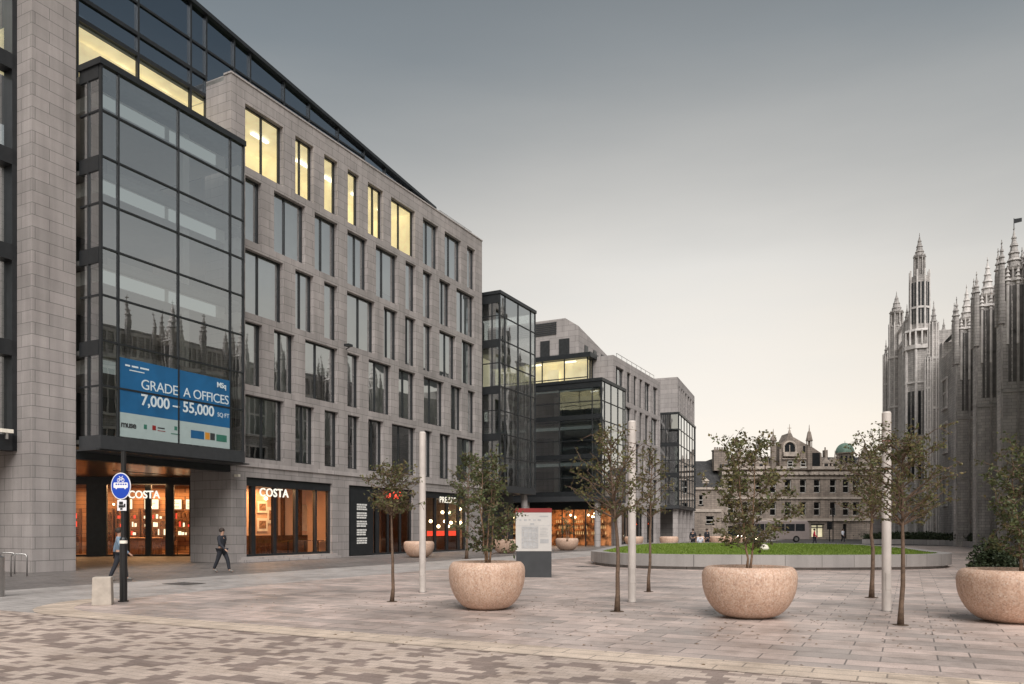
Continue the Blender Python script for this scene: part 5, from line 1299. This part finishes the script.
def seg(b, p, q, w_, y=-.0915):
    d = Vector((q[0]-p[0], q[1]-p[1])).normalized()*w_/2; b.face([(p[0]-d.y, y, p[1]+d.x), (q[0]-d.y, y, q[1]+d.x), (q[0]+d.y, y, q[1]-d.x), (p[0]+d.y, y, p[1]-d.x)])
ring(b, -.055, .108, .036, .012); ring(b, .055, .108, .036, .012)
for p, q in (((-.055,.108),(-.02,.155)), ((-.02,.155),(.04,.155)), ((.04,.155),(.055,.108)), ((-.02,.155),(0,.108)), ((0,.108),(.04,.155)), ((-.055,.108),(0,.108)), ((.04,.155),(.03,.178)), ((.03,.178),(.055,.18)), ((-.02,.155),(-.03,.175)), ((-.045,.175),(-.015,.175))): seg(b, p, q, .010)
b.build('bicycle_symbol', M['signwhite'], sg)
b = MB()
b.face([(-.17,-.0905,-.035),(.165,-.0905,-.035),(.18,-.0905,-.02),(.18,-.0905,.045),(.165,-.0905,.065),(-.165,-.0905,.065),(-.18,-.0905,.045),(-.18,-.0905,-.02)]); ring(b, -.11, -.038, .02, .02, -.092, 10); ring(b, .11, -.038, .02, .02, -.092, 10); b.build('bus_symbol', M['signwhite'], sg)
b = MB()
for i in range(5): b.box(-.125+i*.058, -.125+i*.058+.038, -.0935, -.092, .02, .045)
b.build('bus_windows', M['signblue'], sg)
b = MB(); b.box(-.105,.105,-.08,-.065,2.12,2.37); pt = b.build('camera_plate', M['signwhite'], e)
b = MB(); b.box(-.06,.03,-.085,-.081,2.26,2.33); b.box(-.07,.045,-.085,-.081,2.19,2.25); b.box(-.035,.02,-.085,-.081,2.14,2.18); b.box(.05,.085,-.085,-.081,2.2,2.28); b.build('camera_symbol', M['black'], pt)
b = MB(); b.tube([(0,-.066,2.9),(0,0,2.9)], [.02,.02]); b.tube([(0,-.066,2.5),(0,0,2.5)], [.02,.02]); b.build('bracket', M['steel'], e)

# concrete block, bollard, cycle stands
M['concrete'] = simple('pale concrete', (.42,.37,.32), .85, 0, .15, 5, .3)
X0, Y0 = gp(98, 606); b = MB(); b.prism([(-.2,-.2),(.2,-.2),(.2,.2),(-.2,.2)], 0, .63, .93); o = tag(b.build('concrete_block', M['concrete'], loc=(X0, Y0+.2, .004), rz=.35, bevel=.02), 'square pale concrete block left of the blue sign post', 'bollard')
X0, Y0 = gp(-1, 597); b = MB(); b.cyl(0,0,0,1.0,.16,n=20); b.cyl(0,0,1.0,1.06,.16,.05,20); tag(b.build('bollard', M['steel'], loc=(X0-.05, Y0, 0)), 'grey round bollard cut by the left edge', 'bollard')
for k, (px, py) in enumerate(((19, 576.5), (7, 574))):
    X0, Y0 = gp(px, py); b = MB(); q = .26
    pts = [(-q,0,0),(-q,0,.68)]+[(-q+.12-.12*math.cos(a), 0, .68+.12*math.sin(a)) for a in (.5,1.0,1.57)]+[(q-.12+.12*math.sin(a), 0, .68+.12*math.cos(a)) for a in (0,.6,1.1,1.57)]+[(q,0,0)]
    b.tube(pts, [.028]*len(pts), 8); tag(b.build('cycle_stand', M['steel'], loc=(X0, Y0, 0), rz=.2, smooth=True), ['steel hoop cycle stand nearest the left stone pier', 'steel hoop cycle stand at the far left, behind the other one'][k], 'cycle stand')

# ------------------------------------------------------------------ people
M['skin'] = simple('skin', (.42,.25,.18), .55, 0, .05); M['hair'] = simple('dark hair', (.03,.02,.015), .7, 0, .2, 20)
def cloth(n_, c): return simple(n_, c, .85, 0, .2, 8, .3)
M['dark_cloth'] = cloth('dark cloth', (.018,.02,.028)); M['blue_cloth'] = cloth('pale blue cloth', (.17,.24,.32)); M['white_cloth'] = cloth('white cloth', (.62,.64,.72)); M['red_cloth'] = cloth('crimson cloth', (.42,.025,.05)); M['jean'] = cloth('dark trousers', (.02,.022,.03)); M['shoe'] = simple('shoe', (.15,.14,.13), .6)
def skinned(name, verts, edges, rads, m, parent, lvl=1, root=0):
    me = bpy.data.meshes.new(name); me.from_pydata(verts, edges, []); me.materials.append(m)
    o = bpy.data.objects.new(name, me); link(o, parent)
    sk = o.modifiers.new('skin', 'SKIN'); sk.use_smooth_shade = True
    if not me.skin_vertices: return o
    for i, rr in enumerate(rads):
        v = me.skin_vertices[0].data[i]; v.radius = (rr, rr) if isinstance(rr, (int, float)) else rr; v.use_root = (i == root)
    ss = o.modifiers.new('sub', 'SUBSURF'); ss.levels = lvl; ss.render_levels = lvl
    return o
def person(loc, rz, label, top, legm, stride=.22, sit=False, group=None, h=1.72, shorts=False):
    s = h/1.72; e = empty('person', loc, rz, label, 'person', group); e.scale = (s, s, s)
    hip = .90 if not sit else .42
    # facing -y
    dz = hip-.90
    V_ = {'pel': (0,0,.92+dz), 'wai': (0,.01,1.08+dz), 'che': (0,.015,1.28+dz), 'nek': (0,0,1.45+dz), 'hd1': (0,-.015,1.53+dz), 'hd2': (0,-.02,1.63+dz), 'hd3': (0,-.01,1.70+dz)}
    Rd = {'pel': (.15,.11), 'wai': (.13,.095), 'che': (.165,.105), 'nek': .052, 'hd1': .07, 'hd2': .088, 'hd3': .06}
    E = [('pel','wai'),('wai','che'),('che','nek'),('nek','hd1'),('hd1','hd2'),('hd2','hd3')]
    for sd, n_ in ((1,'r'),(-1,'l')):
        st = stride*sd
        if sit: kn = (.11*sd, -.42, .44); an = (.12*sd, -.44, .09); toe = (.13*sd, -.60, .035)
        else: kn = (.10*sd, -st*.55-.03, .50); an = (.10*sd, -st+ .02, .09 if st > 0 else .13); toe = (.11*sd, -st-.15, .035)
        V_.update({'hp'+n_: (.10*sd, 0, .86+dz), 'kn'+n_: kn, 'an'+n_: an, 'to'+n_: toe,
                   'sh'+n_: (.19*sd, .01, 1.38+dz), 'el'+n_: (.24*sd, st*.35+.03, 1.12+dz), 'wr'+n_: (.25*sd if not sit else .12*sd, st*.9-.08 if not sit else -.28, .90+dz if not sit else .60), })
        w_ = Vector(V_['wr'+n_]); d = (w_-Vector(V_['el'+n_])).normalized()
        V_['pa'+n_] = tuple(w_+d*.07)
        Rd.update({'hp'+n_: .095, 'kn'+n_: .062, 'an'+n_: .042, 'to'+n_: .038, 'sh'+n_: .06, 'el'+n_: .043, 'wr'+n_: .028, 'pa'+n_: (.035,.022)})
        E += [('pel','hp'+n_),('hp'+n_,'kn'+n_),('kn'+n_,'an'+n_),('an'+n_,'to'+n_),('che','sh'+n_),('sh'+n_,'el'+n_),('el'+n_,'wr'+n_),('wr'+n_,'pa'+n_)]
        for q in range(5):
            f0 = Vector(V_['pa'+n_])+Vector((0, (-.028+q*.014), 0)) if q else Vector(w_)+Vector((0,-.03,0))+d*.03
            ln = (.05,.062,.068,.064,.05)[q]; V_['f%d%s' % (q, n_)] = tuple(f0+d*ln*.55+Vector((0,-.012 if q == 0 else 0,0))); V_['g%d%s' % (q, n_)] = tuple(f0+d*ln+Vector((-.012*sd,-.01,0)))
            Rd['f%d%s' % (q, n_)] = .0095; Rd['g%d%s' % (q, n_)] = .008; E += [('pa'+n_ if q else 'wr'+n_, 'f%d%s' % (q, n_)), ('f%d%s' % (q, n_), 'g%d%s' % (q, n_))]
    K = list(V_)
    def sub(keys, grow, name, m, extra={}):
        ks = [k for k in K if k in keys]; ix = {k: i for i, k in enumerate(ks)}
        ra = []
        for k in ks:
            rr = extra.get(k, Rd[k]); ra.append(tuple(x+grow for x in rr) if isinstance(rr, tuple) else rr+grow)
        return skinned(name, [V_[k] for k in ks], [(ix[a], ix[b_]) for a, b_ in E if a in ix and b_ in ix], ra, m, e)
    body = sub(K, 0, 'body', M['skin'])
    legs = {'pel','hpr','hpl','knr','knl','anr','anl'}; sub(legs, .016, 'trousers', legm)
    sub({'pel','wai','che','nek','shr','shl','elr','ell','wrr','wrl'}, .02, 'jacket', top)
    for n_ in 'rl': sub({'an'+n_,'to'+n_}, .012, 'shoe', M['shoe'])
    hz = 1.64+dz; b_ = MB(); b_.lathe([(.085,-.06),(.108,0),(.10,.06),(.06,.10),(.001,.112)], 14)
    ha = b_.build('hair', M['hair'], e, loc=(0,.012,hz), smooth=True)
    # face
    b_ = MB()
    for sx in (-.032,.032): b_.cyl(sx, -.098, hz-.035, hz-.02, .009, n=6)
    b_.build('eyes', M['hair'], body)
    return e
X0, Y0 = gp(119, 581); person((X0, Y0, 0), 2.0, 'person in pale blue jacket and dark trousers walking behind the blue sign post', M['blue_cloth'], M['jean'], .25)
X0, Y0 = gp(222, 572.5); person((X0, Y0, 0), 1.3, 'person in dark clothes walking past the stone pillar left of the corner cafe', M['dark_cloth'], M['jean'], .28)
X0, Y0 = gp(700, 546, .0); person(((700-512)/F*62.4, 62.4, .06), math.pi, 'person in white shirt sitting with back turned beyond the lawn', M['white_cloth'], M['jean'], sit=True)
b = MB(); b.box(-1.3, 1.5, -.25, .25, 0, .38); tag(b.build('stone_bench', M['clad_b'], loc=((700-512)/F*62.4, 62.35, 0)), 'low stone bench under the person in white beyond the lawn', 'bench')
person(((693-512)/F*64, 64, 0), 2.7, 'person in dark coat standing beyond the lawn, left of the person in white', M['dark_cloth'], M['jean'], .05)
person(((707-512)/F*65, 65, 0), .4, 'person in dark coat standing beyond the lawn, right of the person in white', M['dark_cloth'], M['jean'], .08)
person(((814.5-512)/F*75, 75, 0), 1.2, 'person in crimson coat walking beyond the lawn before the lit window', M['red_cloth'], M['jean'], .2)
person(((843-512)/F*95, 95, 0), .6, 'person in pale top near the traffic signals across the street', M['white_cloth'], M['jean'], .15)

# ------------------------------------------------------------------ far street: van, bus shelter lights, signals
def wheel(parent, x, y, r_=.34):
    b = MB()
    for k in range(1): 
        n = 18; A = [(x+r_*math.cos(2*math.pi*i/n), y-.11, r_+r_*math.sin(2*math.pi*i/n)) for i in range(n)]; B_ = [(a, y+.11, c) for a, _, c in A]
        b.face(A); b.face(B_[::-1])
        for i in range(n): j = (i+1) % n; b.face([A[i], B_[i], B_[j], A[j]])
    w_ = b.build('wheel', M['black'], parent)
    b = MB(); n = 12; b.face([(x+r_*.55*math.cos(2*math.pi*i/n), y-.115, r_+r_*.55*math.sin(2*math.pi*i/n)) for i in range(n)]); b.build('hub', M['steel'], w_)
M['paint'] = simple('pale pink grey vehicle paint', (.26,.22,.21), .35, .1, .06); M['head'] = emit('head lamp', (1,.85,.6), 7); M['tail'] = emit('tail lamp', (1,.12,.04), 5)
Yb = 100; bk = F/Yb
e = empty('minibus', ((773-512)/F*Yb, Yb, 0), .02, 'long pale single deck bus with dark window band passing beyond the lawn', 'bus')
def side_prof(b, pts, y0, y1):
    n = len(b.v); k = len(pts); b.v += [(x, y0, z) for x, z in pts]+[(x, y1, z) for x, z in pts]
    b.f.append([n+i for i in range(k)][::-1]); b.m.append(0); b.f.append([n+k+i for i in range(k)]); b.m.append(0)
    for i in range(k): j = (i+1) % k; b.f.append([n+i, n+j, n+k+j, n+k+i]); b.m.append(0)
b = MB(); side_prof(b, [(-4.3,.35),(4.3,.35),(4.35,1.1),(4.2,2.5),(4.0,2.75),(-4.1,2.75),(-4.3,2.5)], -1.1, 1.1); bd = b.build('body', M['paint'], e, bevel=.06)
b = MB()
for i in range(6): b.box(-4.0+i*1.3, -4.0+i*1.3+1.2, -1.115, -1.104, 1.45, 2.35)
b.build('window_band', M['window_dark'], bd)
for x in (-2.8, 2.6): wheel(e, x, -1.0, .42)
for x in (-4.33,): 
    for y in (-.85,.7): b = MB(); b.box(x-.02, x+.03, y, y+.2, .7, .9); b.build('headlight', M['head'], bd)
e = empty('parked_car', ((752-512)/F*88, 88, 0), 1.2, 'small dark car with lit headlamps behind the middle planter tree', 'car')
b = MB(); side_prof(b, [(-2,.3),(2,.3),(2.05,.75),(1.2,.92),(.6,1.42),(-1.0,1.45),(-1.7,.95),(-2.05,.85)], -.85, .85); bd = b.build('body', M['metal2'], e, bevel=.05)
b = MB(); b.box(-1.1,.9,-.865,-.855,.97,1.33); b.build('side_window', M['window_dark'], bd)
for x in (-1.3, 1.3): wheel(e, x, -.8, .32); wheel(e, x, .8, .32)
for y in (-.75,.5): b = MB(); b.box(-2.09,-2.03,y,y+.25,.58,.75); b.build('headlight', M['head'], bd)
e = empty('cafe_awning', ((757-512)/F*110, 110, 0), 0, 'red lit awning frame on two posts behind the middle planter tree', 'awning')
b = MB(); b.prism([(-2.2,-.8),(2.2,-.8),(2.2,.8),(-2.2,.8)], 2.55, 2.8, .85); b.build('canopy', M['red'], e)
b = MB(); b.box(-2.0, 2.0, -.86, -.82, 2.35, 2.5); b.build('light_strip', M['tail'], e)
for x in (-1.9,1.9): b = MB(); b.cyl(x,0,0,2.55,.05,n=8); b.build('post', M['black'], e)
for px, z, lab in ((833, 3.6, 'taller black traffic signal across the street before the terrace'), (829.5, 1.7, 'low wide black traffic signal beside the taller one')):
    e = empty('traffic_signal', ((px-512)/F*105, 105, 0), 0, lab, 'traffic light')
    b = MB(); b.cyl(0,0,0,z,.07,n=8); b.build('post', M['black'], e)
    b = MB(); b.box(-.22,.22,-.15,.15,z,z+.95); hd = b.build('signal_head', M['black'], e)
    for k, c in enumerate(('lens',)*3): b = MB(); b.cyl(0,0,0,.02,.1,n=12); l_ = b.build('lens', M['window_dark'], hd, loc=(0,-.155,z+.2+k*.28)); l_.rotation_euler = (R(90),0,0)
    b = MB(); b.box(-.35,.35,-.05,.0,z-.05,z+1.0) if px < 831 else b.cyl(0,0,z-.25,z-.02,.12,n=8); b.build('backing_board', M['black'], e)
b = MB(); b.box(vx(848), vx(878), -9, -8.6, 0, 3.6); o = tag(b.build('stone_screen_wall', M['clad_b'], loc=(0, VY, 0)), 'plain pale stone wall right of the traffic signals', 'wall')

# fallen leaves blown over the square
r = random.Random(77); b = MB()
for i in range(420):
    cx0, cy0 = r.choice([(-.55,16.9),(4.7,15.2),(9.3,14.6),(6.8,13.6),(2.1,15.9),(-2.8,18),(5,12),(0,12.5)]); x = cx0+r.gauss(0,1.5); y = cy0+r.gauss(0,1.3)
    a = r.uniform(0,6.28); s_ = r.uniform(.02,.045); z = .016
    b.face([(x-s_*math.cos(a), y-s_*math.sin(a), z), (x+s_*.4*math.sin(a), y-s_*.4*math.cos(a), z+.008), (x+s_*math.cos(a), y+s_*math.sin(a), z), (x-s_*.4*math.sin(a), y+s_*.4*math.cos(a), z+.004)])
M['litter'] = leaf_mat('fallen leaves', [(.16,.09,.04),(.22,.14,.06),(.12,.07,.035)], .1)
tag(b.build('leaf_litter', M['litter']), 'small brown fallen leaves scattered over the paving', 'leaf litter', kind='stuff')
